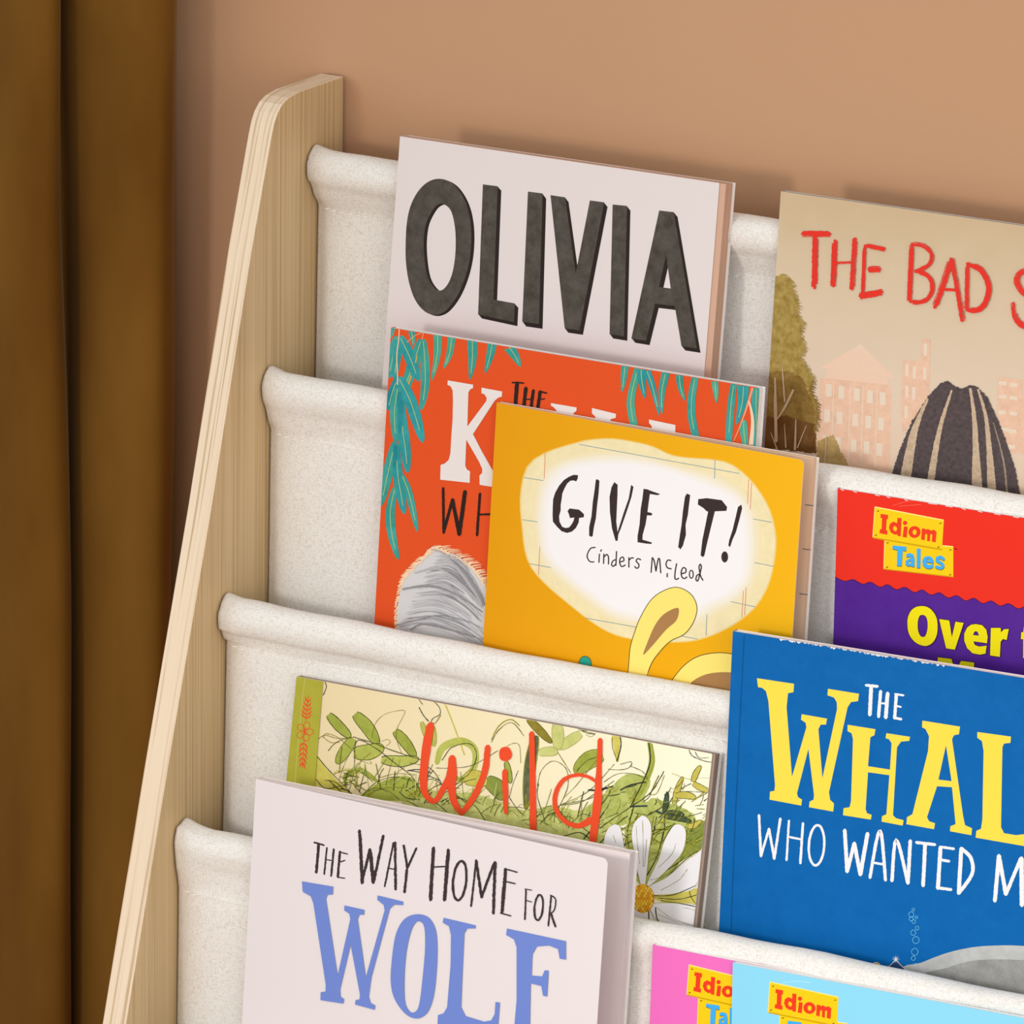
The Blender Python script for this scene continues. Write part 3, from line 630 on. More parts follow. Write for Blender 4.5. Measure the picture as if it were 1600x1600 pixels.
au((1200, 372), (1245, 360), (1250, 320), (1220, 305), (1198, 350), (1205, 410), (1235, 428), (1262, 410)); b.ring(GB, z8((1312, 380))[0], 3, 6.2, 1.8)
au((1415, 265), (1426, 300), (1403, 400), (1385, 455), (1365, 440), (1375, 395), (1402, 378)); au((1413, 265), (1400, 300), (1418, 400), (1445, 448))
# pale yellow ear-like loops at the foot of the cover
LO = ink(246, 222, 116); LB = ink(168, 124, 76); LN = ink(92, 78, 40); GL = ink(214, 150, 20)
e1 = [(680, 1300), (692, 1210), (700, 1120), (720, 1050), (745, 985), (790, 910), (840, 870), (900, 850), (950, 865), (985, 900), (998, 950), (980, 1010), (940, 1060), (880, 1090), (830, 1140), (790, 1200), (760, 1300)]
b.poly(LO, z(e1), smooth=4); b.stroke(LN, z(e1), 1.2, cap=False)
b.poly(LB, z((905, 942), (918, 955), (905, 1000), (860, 1040), (800, 1110), (758, 1152), (775, 1100), (810, 1020), (850, 970)), smooth=4)
e2 = [(850, 1330), (890, 1260), (940, 1200), (1000, 1160), (1080, 1143), (1160, 1150), (1230, 1190), (1240, 1260), (1190, 1340)]
b.poly(LO, z(e2), smooth=4); b.stroke(LN, z(e2), 1.2, cap=False)
b.poly(LB, z((965, 1285), (1040, 1238), (1150, 1230), (1200, 1255), (1180, 1330), (1000, 1340)), smooth=4)
b.poly(ink(44, 160, 140), z(b.ellipse((498, 1192), 28, 34))); b.ring(LN, z((498, 1192))[0], 9.8, 12, 1)
b.done()
# dashes printed on the first page, showing past the open cover
V, F = [], []
for px, py in ((1258, 788), (1254, 857), (1249, 927)):
    for dx, dy in ((0, 0), (13, 1.6), (13, 2.8), (0, 1.2)):
        q = hit(px+dx, py+dy, b.O-b.n_b*.00042, b.n_b); V.append(b.inv @ q)
    F.append(tuple(range(len(V)-4, len(V))))
me = b.pages.data; v0 = len(me.vertices)
bm = bmesh.new(); bm.from_mesh(me); me.materials.append(ink(86, 88, 104))
vv = [bm.verts.new(v) for v in V]
for f in F:
    nf = bm.faces.new([vv[i] for i in f]); nf.material_index = 1
bm.to_mesh(me); bm.free()

# ---------------------------------------------------------------- rail of little reader books with a yellow sign
YS = ink(246, 202, 24); YT = ink(255, 232, 140); YD = ink(206, 160, 10); RI = ink(236, 62, 34); BT = ink(66, 172, 236); SCW = ink(96, 76, 20); SHD = ink(92, 84, 44)
def reader(b, src, red=RI, tm=True):
    """yellow two-plate sign printed in the same place on each reader: traced once on src, stamped on b"""
    z = Z(1350, 780, 10)
    real = b.uv
    b.uv = lambda p: src.uv(p) if src is not b else real(p)
    if src is b: b.uv = real
    b.poly(YS, z((318, 630), (1395, 735), (1395, 1220), (305, 1095)))
    b.stroke(YT, z((1225, 725), (1392, 742)), 1.4, cap=False); b.stroke(YD, z((312, 1090), (1390, 1213)), 1.6, cap=False); b.stroke(YT, z((322, 645), (310, 1085)), 1.0, cap=False)
    b.poly(YD, z((150, 612), (1225, 802), (1225, 770), (150, 590)))
    b.poly(YS, z((172, 112), (1248, 320), (1218, 788), (132, 600)))
    b.stroke(YT, z((176, 122), (1243, 328)), 1.5, cap=False); b.stroke(YT, z((170, 120), (138, 590)), 1.0, cap=False); b.stroke(YD, z((140, 596), (1216, 780)), 1.2, cap=False)
    for x, y in ((220, 185), (1195, 375), (185, 560), (1165, 745), (370, 680), (1350, 790), (362, 1060), (1348, 1178)): b.stroke(SCW, z((x-14, y-4), (x-2, y+8), (x+14, y-8)), 1.2, cap=False)
    b.poly(red, z((262, 228), (378, 245), (375, 312), (355, 312), (345, 485), (368, 490), (362, 556), (242, 530), (250, 465), (275, 470), (283, 295), (255, 290)))
    b.poly(red, z((455, 350), (520, 372), (522, 290), (587, 298), (575, 580), (520, 570), (522, 548), (480, 555), (420, 520), (390, 450), (405, 385)), [z((485, 418), (512, 440), (518, 470), (500, 500), (475, 495), (455, 465), (460, 430))])
    b.poly(red, z((625, 422), (685, 430), (668, 600), (605, 590))); b.poly(red, z(b.ellipse((642, 370), 34, 34)))
    b.poly(red, z(b.ellipse((790, 512), 95, 93)), [z(b.ellipse((792, 515), 32, 42))])
    b.poly(red, z((905, 455), (960, 462), (965, 480), (1000, 462), (1045, 490), (1090, 475), (1135, 510), (1130, 560), (1120, 675), (1060, 662), (1068, 560), (1050, 540), (1035, 560), (1030, 660), (985, 650), (990, 560), (972, 535), (955, 560), (950, 640), (893, 630)))
    T = [[(450, 722), (662, 742), (660, 808), (605, 800), (590, 1045), (515, 1040), (520, 795), (445, 772)], [(825, 770), (885, 775), (880, 1075), (825, 1072)]]
    A = ([(660, 860), (720, 840), (775, 865), (790, 920), (790, 1055), (745, 1055), (735, 1040), (690, 1050), (650, 1020), (650, 965), (690, 935), (730, 925), (725, 905), (690, 900), (665, 910)], [(730, 965), (700, 975), (695, 1000), (715, 1010), (735, 990)])
    Ee = ([(1000, 885), (1060, 905), (1090, 960), (1085, 1000), (975, 985), (985, 1020), (1030, 1030), (1085, 1010), (1080, 1065), (1030, 1090), (970, 1080), (920, 1030), (912, 960), (940, 905)], [(980, 950), (995, 930), (1020, 935), (1030, 958)])
    S = [(1245, 935), (1200, 905), (1145, 925), (1150, 965), (1210, 1000), (1235, 1045), (1200, 1075), (1130, 1055)]
    for m, o in ((SHD, (2, 11)), (BT, (0, 0))):
        sh = lambda L: [(x+o[0], y+o[1]) for x, y in L]
        for P in T: b.poly(m, z(sh(P)))
        for P, H in (A, Ee): b.poly(m, z(sh(P)), [z(sh(H))])
        b.stroke(m, z(sh(S)), 4.8)
    if tm: b.stroke(ink(110, 30, 30), z((1415, 770), (1455, 788)), 1.4, cap=False)
    b.uv = real
PU = ink(84, 38, 140, .4, 5, 40); RD = ink(234, 50, 34, .4)
b = Book('picture_book', 'red and purple reader with yellow bubble letters, on the second tier behind the blue book', (1309, 763), (1700, 825), (1302, 1000),
         -.0895, .84, 2.4, .0026, .640, cover=PU, radius=.003)
z = Z(1120, 720, 3.333)
sc_ = [(600, 592), (618, 603), (665, 625), (712, 617), (760, 641), (800, 630), (850, 656), (890, 643), (935, 669), (980, 657), (1030, 684), (1070, 670), (1115, 697), (1160, 685), (1205, 712), (1250, 700), (1295, 727), (1340, 714), (1385, 741), (1430, 728), (1475, 754), (1520, 742), (1570, 769), (1610, 757), (1660, 784), (1700, 772), (1750, 799), (1790, 788), (1840, 813), (1880, 802), (1930, 828), (1990, 815)]
W_ = catmull(sc_, 5)
b.stroke(ink(52, 22, 60), z(W_), 2.0, smooth=0, cap=False)
b.poly(RD, z(W_+[(2000, 100), (600, 100)]))
red_reader = b
reader(b, b)
z = Z(1400, 930, 8); YL = ink(242, 222, 22); OL = ink(48, 20, 60)
LET = [([(320, 135), (400, 150), (465, 205), (510, 290), (522, 400), (510, 500), (470, 580), (410, 625), (350, 632), (270, 605), (205, 550), (160, 470), (145, 370), (150, 280), (185, 200), (245, 150)], [[(325, 245), (370, 260), (392, 310), (398, 380), (390, 450), (370, 505), (340, 522), (305, 505), (280, 450), (272, 380), (278, 310), (295, 262)]], 4),
       ([(542, 298), (668, 315), (700, 525), (745, 330), (848, 345), (738, 680), (628, 663)], [], 0),
       ([(1000, 360), (1080, 375), (1130, 430), (1148, 520), (1140, 600), (970, 575), (985, 620), (1040, 642), (1135, 630), (1120, 730), (1050, 742), (960, 725), (890, 660), (855, 570), (855, 480), (890, 405), (940, 368)], [[(965, 497), (978, 460), (1000, 448), (1025, 460), (1038, 505)]], 0),
       ([(1188, 408), (1310, 408), (1315, 465), (1350, 425), (1412, 422), (1385, 560), (1340, 545), (1310, 580), (1300, 770), (1178, 752)], [], 0),
       ([(1568, 460), (1592, 462), (1600, 390), (1690, 380), (1690, 475), (1740, 482), (1738, 570), (1688, 565), (1685, 700), (1700, 730), (1740, 735), (1735, 820), (1640, 820), (1590, 780), (1592, 550), (1562, 548)], [], 0),
       ([(525, 775), (695, 797), (745, 960), (815, 820), (978, 842), (970, 1080), (515, 1020)], [], 0)]
for P, H, sm in LET:
    for o in ((-6, -6), (6, -6), (-6, 6), (9, 10)): b.poly(OL, z([(x+o[0], y+o[1]) for x, y in P]), [z([(x+o[0]*.6, y+o[1]*.6) for x, y in h]) for h in H], smooth=sm)
for P, H, sm in LET: b.poly(YL, z(P), [z(h) for h in H], smooth=sm)
SCR = ink(250, 130, 110)
for L in (((1395, 790), (1420, 783), (1450, 782)), ((1405, 791), (1440, 788))): b.stroke(SCR, L, .5, cap=False)
for k in range(14):
    x = 1312+k*27+b.rnd.uniform(-8, 8); b.stroke(PAGE, [(x, 764.3+(x-1312)*.158), (x+b.rnd.uniform(3, 14), 764.5+(x-1302)*.158)], 1.0, cap=False)
b.done()

# ---------------------------------------------------------------- blue book (third tier)
BU = ink(10, 98, 168, .4, 4, 90)
b = Book('picture_book', 'blue picture book with big yellow slab capitals and white handwriting, on the third tier', (1145, 986), (1722, 1079), (1124, 1440),
         -.1366, .715, 3.9, .0052, .482, cover=BU, page=ink(236, 228, 224, .6), radius=.002, inset=.0006)
z = Z(1100, 980, 3.2); YW = ink(254, 216, 76)
b.poly(YW, z((265, 255), (450, 283), (447, 325), (420, 330), (413, 400), (440, 748), (512, 500), (508, 478), (485, 462), (488, 435), (615, 457), (610, 487), (583, 487), (572, 510), (592, 755), (665, 410), (664, 375), (650, 352), (617, 340), (620, 308), (775, 333), (770, 370), (735, 374), (718, 400), (625, 825), (630, 862), (650, 882), (646, 922), (525, 900), (528, 872), (548, 862), (550, 838), (522, 608), (465, 830), (470, 850), (490, 862), (486, 892), (328, 862), (330, 822), (352, 818), (355, 790), (322, 370), (310, 320), (290, 303), (270, 300)))
b.poly(YW, z((718, 488), (857, 510), (852, 540), (832, 550), (820, 695), (930, 712), (938, 580), (925, 560), (908, 555), (912, 530), (1030, 548), (1026, 568), (985, 572), (965, 600), (945, 940), (960, 955), (998, 965), (993, 992), (888, 972), (890, 945), (912, 935), (927, 740), (820, 725), (808, 910), (815, 930), (838, 938), (834, 962), (695, 940), (698, 905), (728, 900), (735, 870), (745, 560), (738, 530), (718, 520)))
b.poly(YW, z((1092, 467), (1280, 497), (1275, 535), (1250, 540), (1240, 560), (1295, 940), (1305, 990), (1340, 1005), (1337, 1040), (1230, 1020), (1232, 995), (1258, 985), (1240, 800), (1165, 795), (1115, 950), (1125, 970), (1155, 980), (1150, 1010), (1012, 985), (1015, 950), (1042, 935), (1120, 620), (1125, 545), (1108, 510), (1090, 500)), [z((1210, 590), (1238, 770), (1172, 762))])
b.poly(YW, z((1367, 524), (1535, 547), (1532, 578), (1500, 582), (1492, 600), (1485, 1000), (1500, 1030), (1560, 1040), (1640, 1030), (1660, 960), (1700, 965), (1690, 1110), (1358, 1052), (1362, 1018), (1385, 1008), (1392, 960), (1398, 620), (1390, 570), (1366, 552)))
WT = ink(236, 234, 234)
def ws(ww, *pts): b.stroke(WT, z(*pts), ww/3.2, rough=.28, step=2)
ws(14, (810, 290), (868, 296)); ws(19, (836, 300), (829, 438)); ws(16, (883, 320), (873, 448)); ws(19, (918, 330), (909, 452)); ws(10, (880, 380), (912, 382)); ws(16, (962, 338), (953, 455)); ws(10, (955, 334), (998, 341)); ws(9, (958, 392), (985, 399)); ws(13, (952, 452), (986, 460))
ws(13, (275, 940), (285, 1145)); ws(12, (285, 1145), (325, 1008)); ws(13, (325, 1008), (352, 1158)); ws(13, (352, 1155), (382, 957)); ws(11, (425, 967), (413, 1165)); ws(13, (495, 980), (482, 1180)); ws(10, (420, 1047), (490, 1062)); b.ring(WT, z((563, 1090))[0], 12.0, 31.5, 3.8, tilt=.06, rough=.25)
ws(19, (704, 1015), (716, 1222)); ws(18, (716, 1222), (752, 1080)); ws(19, (752, 1080), (782, 1237)); ws(20, (782, 1237), (818, 1032)); ws(16, (830, 1252), (868, 1045), (888, 1042), (908, 1265)); ws(12, (848, 1178), (898, 1186)); ws(17, (940, 1268), (962, 1062), (1020, 1280)); ws(18, (1020, 1280), (1032, 1068)); ws(15, (1062, 1076), (1155, 1087)); ws(19, (1106, 1085), (1096, 1292))
ws(20, (1183, 1102), (1170, 1305)); ws(13, (1180, 1098), (1250, 1108)); ws(14, (1178, 1162), (1226, 1170)); ws(15, (1170, 1303), (1236, 1312)); ws(20, (1287, 1106), (1274, 1330)); ws(18, (1287, 1106), (1335, 1155), (1340, 1235), (1274, 1330)); ws(20, (1475, 1142), (1455, 1368)); ws(20, (1475, 1142), (1510, 1335)); ws(18, (1510, 1335), (1585, 1155)); ws(22, (1588, 1155), (1590, 1390))
z = Z(960, 1380, 2.5); BB = ink(120, 200, 226)
for x, y, r in ((1168, 103, 5), (1160, 122, 10), (1160, 139, 8), (1180, 133, 5), (1170, 150, 7), (1183, 175, 7), (1168, 193, 10), (1178, 222, 13), (1174, 268, 13), (1168, 293, 8), (1178, 322, 8)): b.ring(BB, z((x, y))[0], r/2.5, r/2.4, .7, n=16)
b.poly(ink(186, 186, 182, .5, 16, 60), z((1100, 356), (1200, 310), (1300, 272), (1400, 250), (1500, 243), (1600, 245), (1750, 262), (1900, 300), (1920, 620), (1060, 620)), smooth=4)
b.poly(ink(150, 148, 144, .5, 22, 70), z((1180, 380), (1300, 330), (1420, 300), (1600, 300), (1800, 320), (1900, 360), (1900, 620), (1100, 600)), smooth=4)
b.poly(ink(40, 70, 110), z((1045, 350), (1070, 322), (1100, 298), (1125, 320), (1140, 342), (1120, 380), (1060, 380))); b.stroke(WT, z((1050, 345), (1100, 300), (1140, 340)), 1, smooth=0, cap=False)
for a in range(8): b.stroke(WT, z((1100, 296), (1100+15*math.cos(a*.785), 296+15*math.sin(a*.785))), [1.2, .2], cap=False)
b.poly(ink(232, 170, 50), z(b.ellipse((1023, 326), 17, 17))); b.stroke(WT, z((968, 310), (985, 326)), 1.6); b.ring(WT, z((1023, 326))[0], 7, 7, .6)
for k in range(60):          # worn, chipped top edge
    x = 1222+ (k/60)**1.0*255+b.rnd.uniform(-5, 5); y = 987+(x-1145)*.160
    b.poly(WT, [(x, y-1), (x+b.rnd.uniform(2, 9), y-.5), (x+b.rnd.uniform(1, 5), y+b.rnd.uniform(.6, 3.2))])
b.stroke(ink(16, 84, 146), [(1163, 992), (1148, 1300), (1142, 1470)], .7, cap=False)
b.done()

# ---------------------------------------------------------------- botanical book (third tier)
CREAM = grad('cream_paper', [(0, (228, 206, 160)), (.5, (238, 222, 180)), (1, (246, 238, 208))], axis='X', lo=-.12, hi=.12, noise=.01)
b = Book('picture_book', 'cream picture book with sketched green foliage and red script on the third tier', (464, 1057), (1113, 1178), (440, 1300),
         -.1375, .68, 7.5, .0058, .482, cover=CREAM, spine=ink(170, 165, 55), page=ink(160, 138, 122, .7), radius=.0008, trb=(1121, 1176))
z1, z2, z3 = Z(440, 1040, 6.154), Z(640, 1080, 5), Z(880, 1120, 4.704)
G = [ink(178, 180, 84, .5, 16, 90), ink(156, 162, 66, .5, 16, 90), ink(196, 196, 116, .5, 14, 90), ink(128, 138, 58, .5, 14, 90), ink(198, 184, 84, .5, 14, 90)]
WA = [ink(186, 188, 110, .5, 22, 160), ink(172, 178, 92, .5, 24, 160)]
DK = [ink(72, 78, 26), ink(48, 56, 40), ink(128, 122, 34), ink(160, 150, 40), ink(44, 56, 66)]
# background washes of foliage
b.poly(WA[1], z3((-60, 880), (60, 760), (200, 640), (330, 540), (430, 440), (540, 420), (640, 470), (600, 600), (640, 700), (560, 760), (430, 800), (330, 820), (300, 930), (200, 960)), smooth=3, rough=(3, .8))
b.poly(WA[1], z3((560, 700), (640, 600), (740, 620), (860, 660), (950, 710), (1000, 780), (1090, 740), (1100, 950), (1030, 1000), (900, 1020), (760, 1190), (560, 1230), (500, 1100), (450, 900), (480, 760)), smooth=3, rough=(3, .8))
b.poly(WA[0], z2((-40, 800), (120, 760), (300, 800), (450, 790), (620, 830), (760, 880), (900, 930), (1100, 900), (1300, 930), (1500, 960), (1600, 1150), (1400, 1240), (1000, 1120), (500, 1020), (0, 930)), smooth=3, rough=(3, .8))
b.poly(G[1], z1((780, 1280), (850, 1180), (1000, 1100), (1180, 1060), (1300, 1120), (1330, 1290)), smooth=3)
b.poly(G[4], z1((330, 860), (430, 990), (540, 1110), (680, 1230), (560, 1230), (400, 1170), (300, 1120)), smooth=3)
b.stroke(G[1], z1((625, 1160), (620, 1060), (740, 1005), (850, 1060), (940, 1130)), [4, 8, 9, 8, 3])
b.stroke(G[0], z2((215, 560), (260, 440), (400, 390), (505, 450), (505, 590), (400, 690), (330, 640)), [8, 12, 12, 11, 10, 9, 3])
b.stroke(G[1], z3((633, 185), (652, 330), (600, 490), (520, 650)), [7, 10, 9, 5], cap=False)
b.stroke(G[4], z3((390, 135), (400, 330)), [14, 4], cap=False); b.stroke(G[4], z2((275, 90), (350, 280), (430, 500)), 2.2, cap=False)
def wl(zz, pts, ww, c, o=0, ow=.9, **k): b.leaf(G[c], zz(*pts), ww/zz.s, outline=DK[o], ow=ow, **k)
wl(z1, [(450, 470), (560, 590), (665, 690)], 90, 1, 1, 1.2); wl(z1, [(705, 465), (830, 600), (930, 770)], 115, 1, 0, 1.2); wl(z1, [(1090, 625), (1190, 740), (1290, 885)], 95, 1, 0, 1.2)
wl(z1, [(690, 700), (610, 820), (530, 945)], 105, 1, 0); wl(z1, [(690, 840), (840, 830), (985, 780)], 140, 0, 0, 1.2); wl(z1, [(960, 905), (1150, 920), (1320, 895)], 100, 0, 1, 1.2)
wl(z2, [(1340, 330), (1250, 390), (1165, 450)], 80, 2, 2, .6); wl(z2, [(1150, 245), (1160, 350), (1155, 460)], 90, 2, 2, .6); wl(z2, [(1010, 480), (1100, 470), (1160, 480)], 70, 2, 2, .6)
wl(z2, [(1510, 500), (1400, 540), (1290, 640)], 130, 1, 0, .8); wl(z2, [(1300, 280), (1380, 320), (1450, 335)], 10, 2, 1)
b.leaf(ink(142, 128, 44, .5, 18, 120), z2((925, 212), (1010, 300), (1112, 405)), 12, outline=DK[0], ow=.9)
b.leaf(ink(96, 100, 66, .5, 22, 300), z2((985, 345), (940, 600), (910, 930)), 17, outline=DK[3], ow=1.2)
b.leaf(G[1], z2((755, 550), (775, 640), (790, 720)), 9, outline=DK[0]); b.leaf(G[0], z2((95, 240), (120, 320), (150, 400)), 7, outline=DK[3])
b.leaf(G[3], z2((600, 690), (690, 760), (730, 850)), 24, outline=DK[0]); b.leaf(G[4], z2((430, 690), (520, 680), (600, 730)), 24, outline=DK[2])
b.leaf(G[0], z2((185, 430), (195, 380), (190, 270)), 6, outline=DK[3])
def sk(zz, pts, c=0, ww=1.0):
    b.hold = True; b.stroke(DK[c], zz(*pts), ww, cap=False, rough=.22); b.hold = False
b.li += 1
for pts, c, ww in (([(350, 708), (420, 670), (540, 700), (690, 690)], 2, 1), ([(690, 685), (900, 750), (1050, 810), (1340, 905)], 0, 1.2), ([(680, 690), (560, 720), (490, 770), (450, 820)], 0, 1), ([(400, 690), (430, 655), (540, 690), (690, 820)], 2, .9), ([(400, 690), (480, 740), (560, 735)], 2, .9),
                   ([(705, 820), (700, 1000), (680, 1100), (640, 1230)], 0, .9), ([(870, 700), (900, 560), (1000, 465), (1150, 430), (1185, 455), (1110, 610), (1110, 720), (1160, 850)], 2, .8), ([(700, 830), (740, 715), (900, 790), (1080, 930), (1250, 1060), (1330, 1200)], 1, 1.1),
                   ([(700, 830), (740, 900), (860, 945), (850, 915)], 2, .7), ([(960, 730), (1020, 710), (1045, 740), (1000, 780)], 2, .7), ([(340, 870), (470, 1020), (650, 1200)], 1, 1.1), ([(330, 1090), (420, 1180), (560, 1160), (660, 1140)], 1, 1), ([(610, 1150), (640, 1040), (740, 1010), (880, 1120)], 0, 1),
                   ([(780, 1250), (900, 1130), (1080, 1070), (1270, 1110)], 0, 1), ([(940, 1080), (1100, 1040), (1300, 1050)], 2, 1), ([(1210, 1010), (1320, 1000), (1440, 1030)], 4, 1.6), ([(720, 1110), (760, 1230)], 2, .8), ([(830, 1250), (960, 1180), (1200, 1170)], 2, .9), ([(1130, 1210), (1200, 1270), (1330, 1290)], 4, 1.1),
                   ([(405, 130), (432, 200), (400, 285)], 1, 1.2)): sk(z1, pts, c, ww)
for pts, c, ww in (([(60, 45), (85, 80), (105, 105)], 1, .8), ([(160, 55), (230, 120), (238, 180), (180, 215), (165, 260)], 1, 1.1), ([(75, 125), (110, 190), (150, 235)], 1, 1.3), ([(165, 240), (200, 250), (245, 185)], 2, 1.2), ([(640, 400), (700, 300), (800, 245), (895, 350)], 0, 1.0), ([(640, 380), (700, 270), (790, 220), (860, 270)], 3, 1.6),
                   ([(210, 600), (350, 600), (500, 575), (690, 465)], 1, .9), ([(255, 540), (330, 440), (470, 410), (525, 500), (470, 640), (390, 690)], 1, 1.0), ([(760, 430), (820, 405), (860, 430), (870, 560)], 2, 1), ([(850, 620), (810, 720), (780, 830)], 1, .8), ([(780, 830), (850, 930), (910, 980)], 1, 1),
                   ([(1000, 740), (1030, 620), (1120, 545), (1220, 600), (1240, 720), (1210, 820), (1160, 920)], 0, .9), ([(1010, 720), (1000, 820), (1060, 1020)], 1, .9), ([(1160, 480), (1230, 590), (1260, 640)], 2, 1), ([(1180, 890), (1330, 870), (1450, 800), (1600, 700)], 0, 1), ([(1080, 950), (1200, 880), (1400, 780), (1600, 570)], 0, .9), ([(1400, 770), (1500, 770), (1590, 740)], 1, 2.0),
                   ([(1310, 285), (1350, 310), (1395, 305)], 1, .9), ([(1380, 340), (1420, 355), (1455, 330)], 2, .6), ([(0, 620), (100, 640), (240, 700)], 4, 1.4), ([(-30, 780), (150, 690), (240, 720), (480, 900)], 1, 1.2), ([(0, 560), (160, 600), (250, 720)], 1, 1.0)): sk(z2, pts, c, ww)
for pts, c, ww in (([(300, 480), (400, 420), (520, 420), (620, 460)], 0, .9), ([(420, 145), (425, 220), (395, 330)], 1, 1.6), ([(360, 150), (365, 230), (400, 330)], 2, 1), ([(330, 385), (420, 390), (490, 370), (500, 330), (420, 350)], 0, 1), ([(490, 360), (580, 400), (620, 450)], 0, .9), ([(630, 190), (640, 330), (590, 470), (500, 650)], 1, 1.6), ([(655, 200), (665, 330), (620, 460)], 3, 1),
                   ([(0, 600), (100, 500), (260, 300)], 2, .9), ([(0, 640), (200, 600), (320, 520)], 0, 1), ([(100, 400), (180, 320), (290, 290)], 0, 1), ([(280, 530), (350, 515)], 4, 2.4), ([(420, 540), (500, 500), (610, 480)], 1, 2.2), ([(270, 820), (380, 740), (500, 660), (640, 560), (720, 440), (740, 400)], 1, 1.2), ([(490, 660), (620, 655)], 4, 2.6),
                   ([(640, 570), (680, 480), (705, 430)], 2, 1.6), ([(630, 570), (690, 560), (745, 430)], 2, 1), ([(925, 245), (955, 290), (1040, 325), (1105, 335)], 4, 1.2), ([(970, 255), (1000, 300), (1070, 300)], 4, .8), ([(740, 705), (800, 600), (850, 540), (940, 490)], 1, 1.1), ([(690, 590), (740, 680)], 2, .7), ([(800, 415), (930, 460), (1000, 450), (1090, 450)], 3, .6), ([(660, 810), (700, 780), (740, 720)], 1, 1),
                   ([(600, 1190), (680, 1050), (740, 850), (745, 730)], 1, 1.6), ([(560, 1190), (500, 1040), (470, 860)], 0, 1), ([(640, 1200), (820, 1090), (940, 1000), (1080, 820)], 1, 1.4), ([(760, 1180), (900, 1050), (1060, 940)], 0, 1.2), ([(150, 900), (230, 800), (300, 700)], 1, 1.6), ([(0, 880), (120, 850), (200, 900)], 1, 1.4), ([(180, 540), (250, 545)], 1, 1.6)): sk(z3, pts, c, ww)
for pts, ww, c in (([(745, 715), (755, 640), (768, 550)], 36, 4), ([(745, 712), (820, 705), (892, 722)], 36, 4), ([(745, 730), (850, 745), (945, 770)], 40, 1), ([(740, 715), (710, 705), (680, 690)], 12, 4)): b.leaf(ink(70, 80, 52, .5, 20, 300), z3(*pts), ww/4.704, outline=DK[c], ow=1)
for pts, ww in (([(815, 640), (840, 540), (880, 440)], 40), ([(830, 580), (900, 575), (978, 595)], 50), ([(955, 480), (975, 420), (1012, 358)], 40), ([(955, 488), (1010, 520), (1078, 550)], 42), ([(905, 800), (960, 800), (1020, 760)], 40)): b.leaf(G[4], z3(*pts), ww/4.704, outline=DK[0], ow=.9)
b.poly(G[3], z3((1100, 740), (1020, 790), (930, 850), (900, 950), (860, 1060), (960, 1000), (1090, 920)), smooth=3)
b.li += 1; b.hold = True
for k in range(190):        # tangled grass strokes along the lower band
    t = b.rnd.random(); x = 500+t*590; yb = 1200+ (x-500)*.19; 
    y0 = yb+b.rnd.uniform(0, 26); L = b.rnd.uniform(12, 44); an = b.rnd.uniform(-.6, .9)+(.0 if b.rnd.random() < .5 else -1.2)
    p = [(x, y0), (x+L*.5*math.cos(an), y0+L*.5*math.sin(an)-b.rnd.uniform(0, 8)), (x+L*math.cos(an), y0+L*math.sin(an)-b.rnd.uniform(-4, 8))]
    m = b.rnd.choice([DK[0], DK[0], DK[2], DK[1], G[0], G[2], G[3], DK[3]]); b.stroke(m, p, b.rnd.uniform(.5, 1.5), cap=False, rough=.2)
for k in range(110):
    x = b.rnd.uniform(930, 1105); y = 1290+b.rnd.uniform(-60, 60); L = b.rnd.uniform(8, 30); an = b.rnd.uniform(-1.4, .3)
    b.stroke(b.rnd.choice([DK[0], DK[2], DK[1], G[3], DK[3]]), [(x, y), (x+L*.5*math.cos(an)+2, y+L*.5*math.sin(an)), (x+L*math.cos(an), y+L*math.sin(an))], b.rnd.uniform(.5, 1.4), cap=False, rough=.2)
b.hold = False
# flower
PW = ink(232, 228, 228)
for P in ([(390, 790), (425, 820), (450, 960), (460, 1080), (330, 1050), (300, 940), (310, 870), (340, 810)], [(590, 725), (640, 770), (650, 860), (630, 1010), (605, 1230), (570, 1230), (520, 980), (505, 850), (530, 770)], [(820, 795), (880, 800), (905, 860), (880, 990), (780, 1110), (640, 1240), (620, 1220), (700, 1050), (750, 900)],
          [(1075, 970), (1075, 1150), (1030, 1215), (900, 1290), (680, 1310), (630, 1250), (760, 1180), (920, 1050)], [(640, 1380), (800, 1368), (940, 1378), (1055, 1420), (1040, 1620), (800, 1640), (690, 1500)], [(560, 1400), (640, 1420), (690, 1640), (500, 1640), (470, 1500)]):
    b.poly(PW, z3(P), smooth=3); q = z3(catmull(P, 3, True)); b.stroke(DK[3], q, .6, smooth=0, cap=False, rough=.15)
b.li += 1
for pts in ([(540, 800), (545, 900), (565, 1080)], [(585, 760), (590, 900), (590, 1100)], [(615, 900), (600, 1100)], [(830, 930), (800, 1010), (700, 1110)], [(915, 1120), (850, 1200), (720, 1275)], [(690, 1400), (800, 1480), (1010, 1545)], [(880, 1400), (960, 1420), (1040, 1490)], [(700, 1450), (820, 1500), (1020, 1550)], [(370, 870), (390, 930)], [(640, 1200), (760, 1160), (880, 1040)]): sk(z3, pts, 2, .7)
b.poly(G[4], z3((670, 1310), (800, 1300), (1000, 1260), (1060, 1200), (1060, 1400), (950, 1370), (800, 1370), (700, 1350)), smooth=3)
b.li += 1
for pts in ([(670, 1315), (820, 1305), (1060, 1200)], [(700, 1330), (860, 1340), (1040, 1290)], [(930, 1280), (950, 1340), (1000, 1390)], [(720, 1350), (850, 1370), (1000, 1400)]): sk(z3, pts, 1, 1.2)
for pts in ([(680, 1400), (700, 1500), (800, 1600)], [(630, 1420), (630, 1520), (600, 1560)], [(560, 1540), (620, 1510), (680, 1545)]): sk(z3, pts, 0, 2.0)
b.poly(ink(206, 128, 30), z3(b.ellipse((588, 1335), 84, 106)))
rr = random.Random(2)
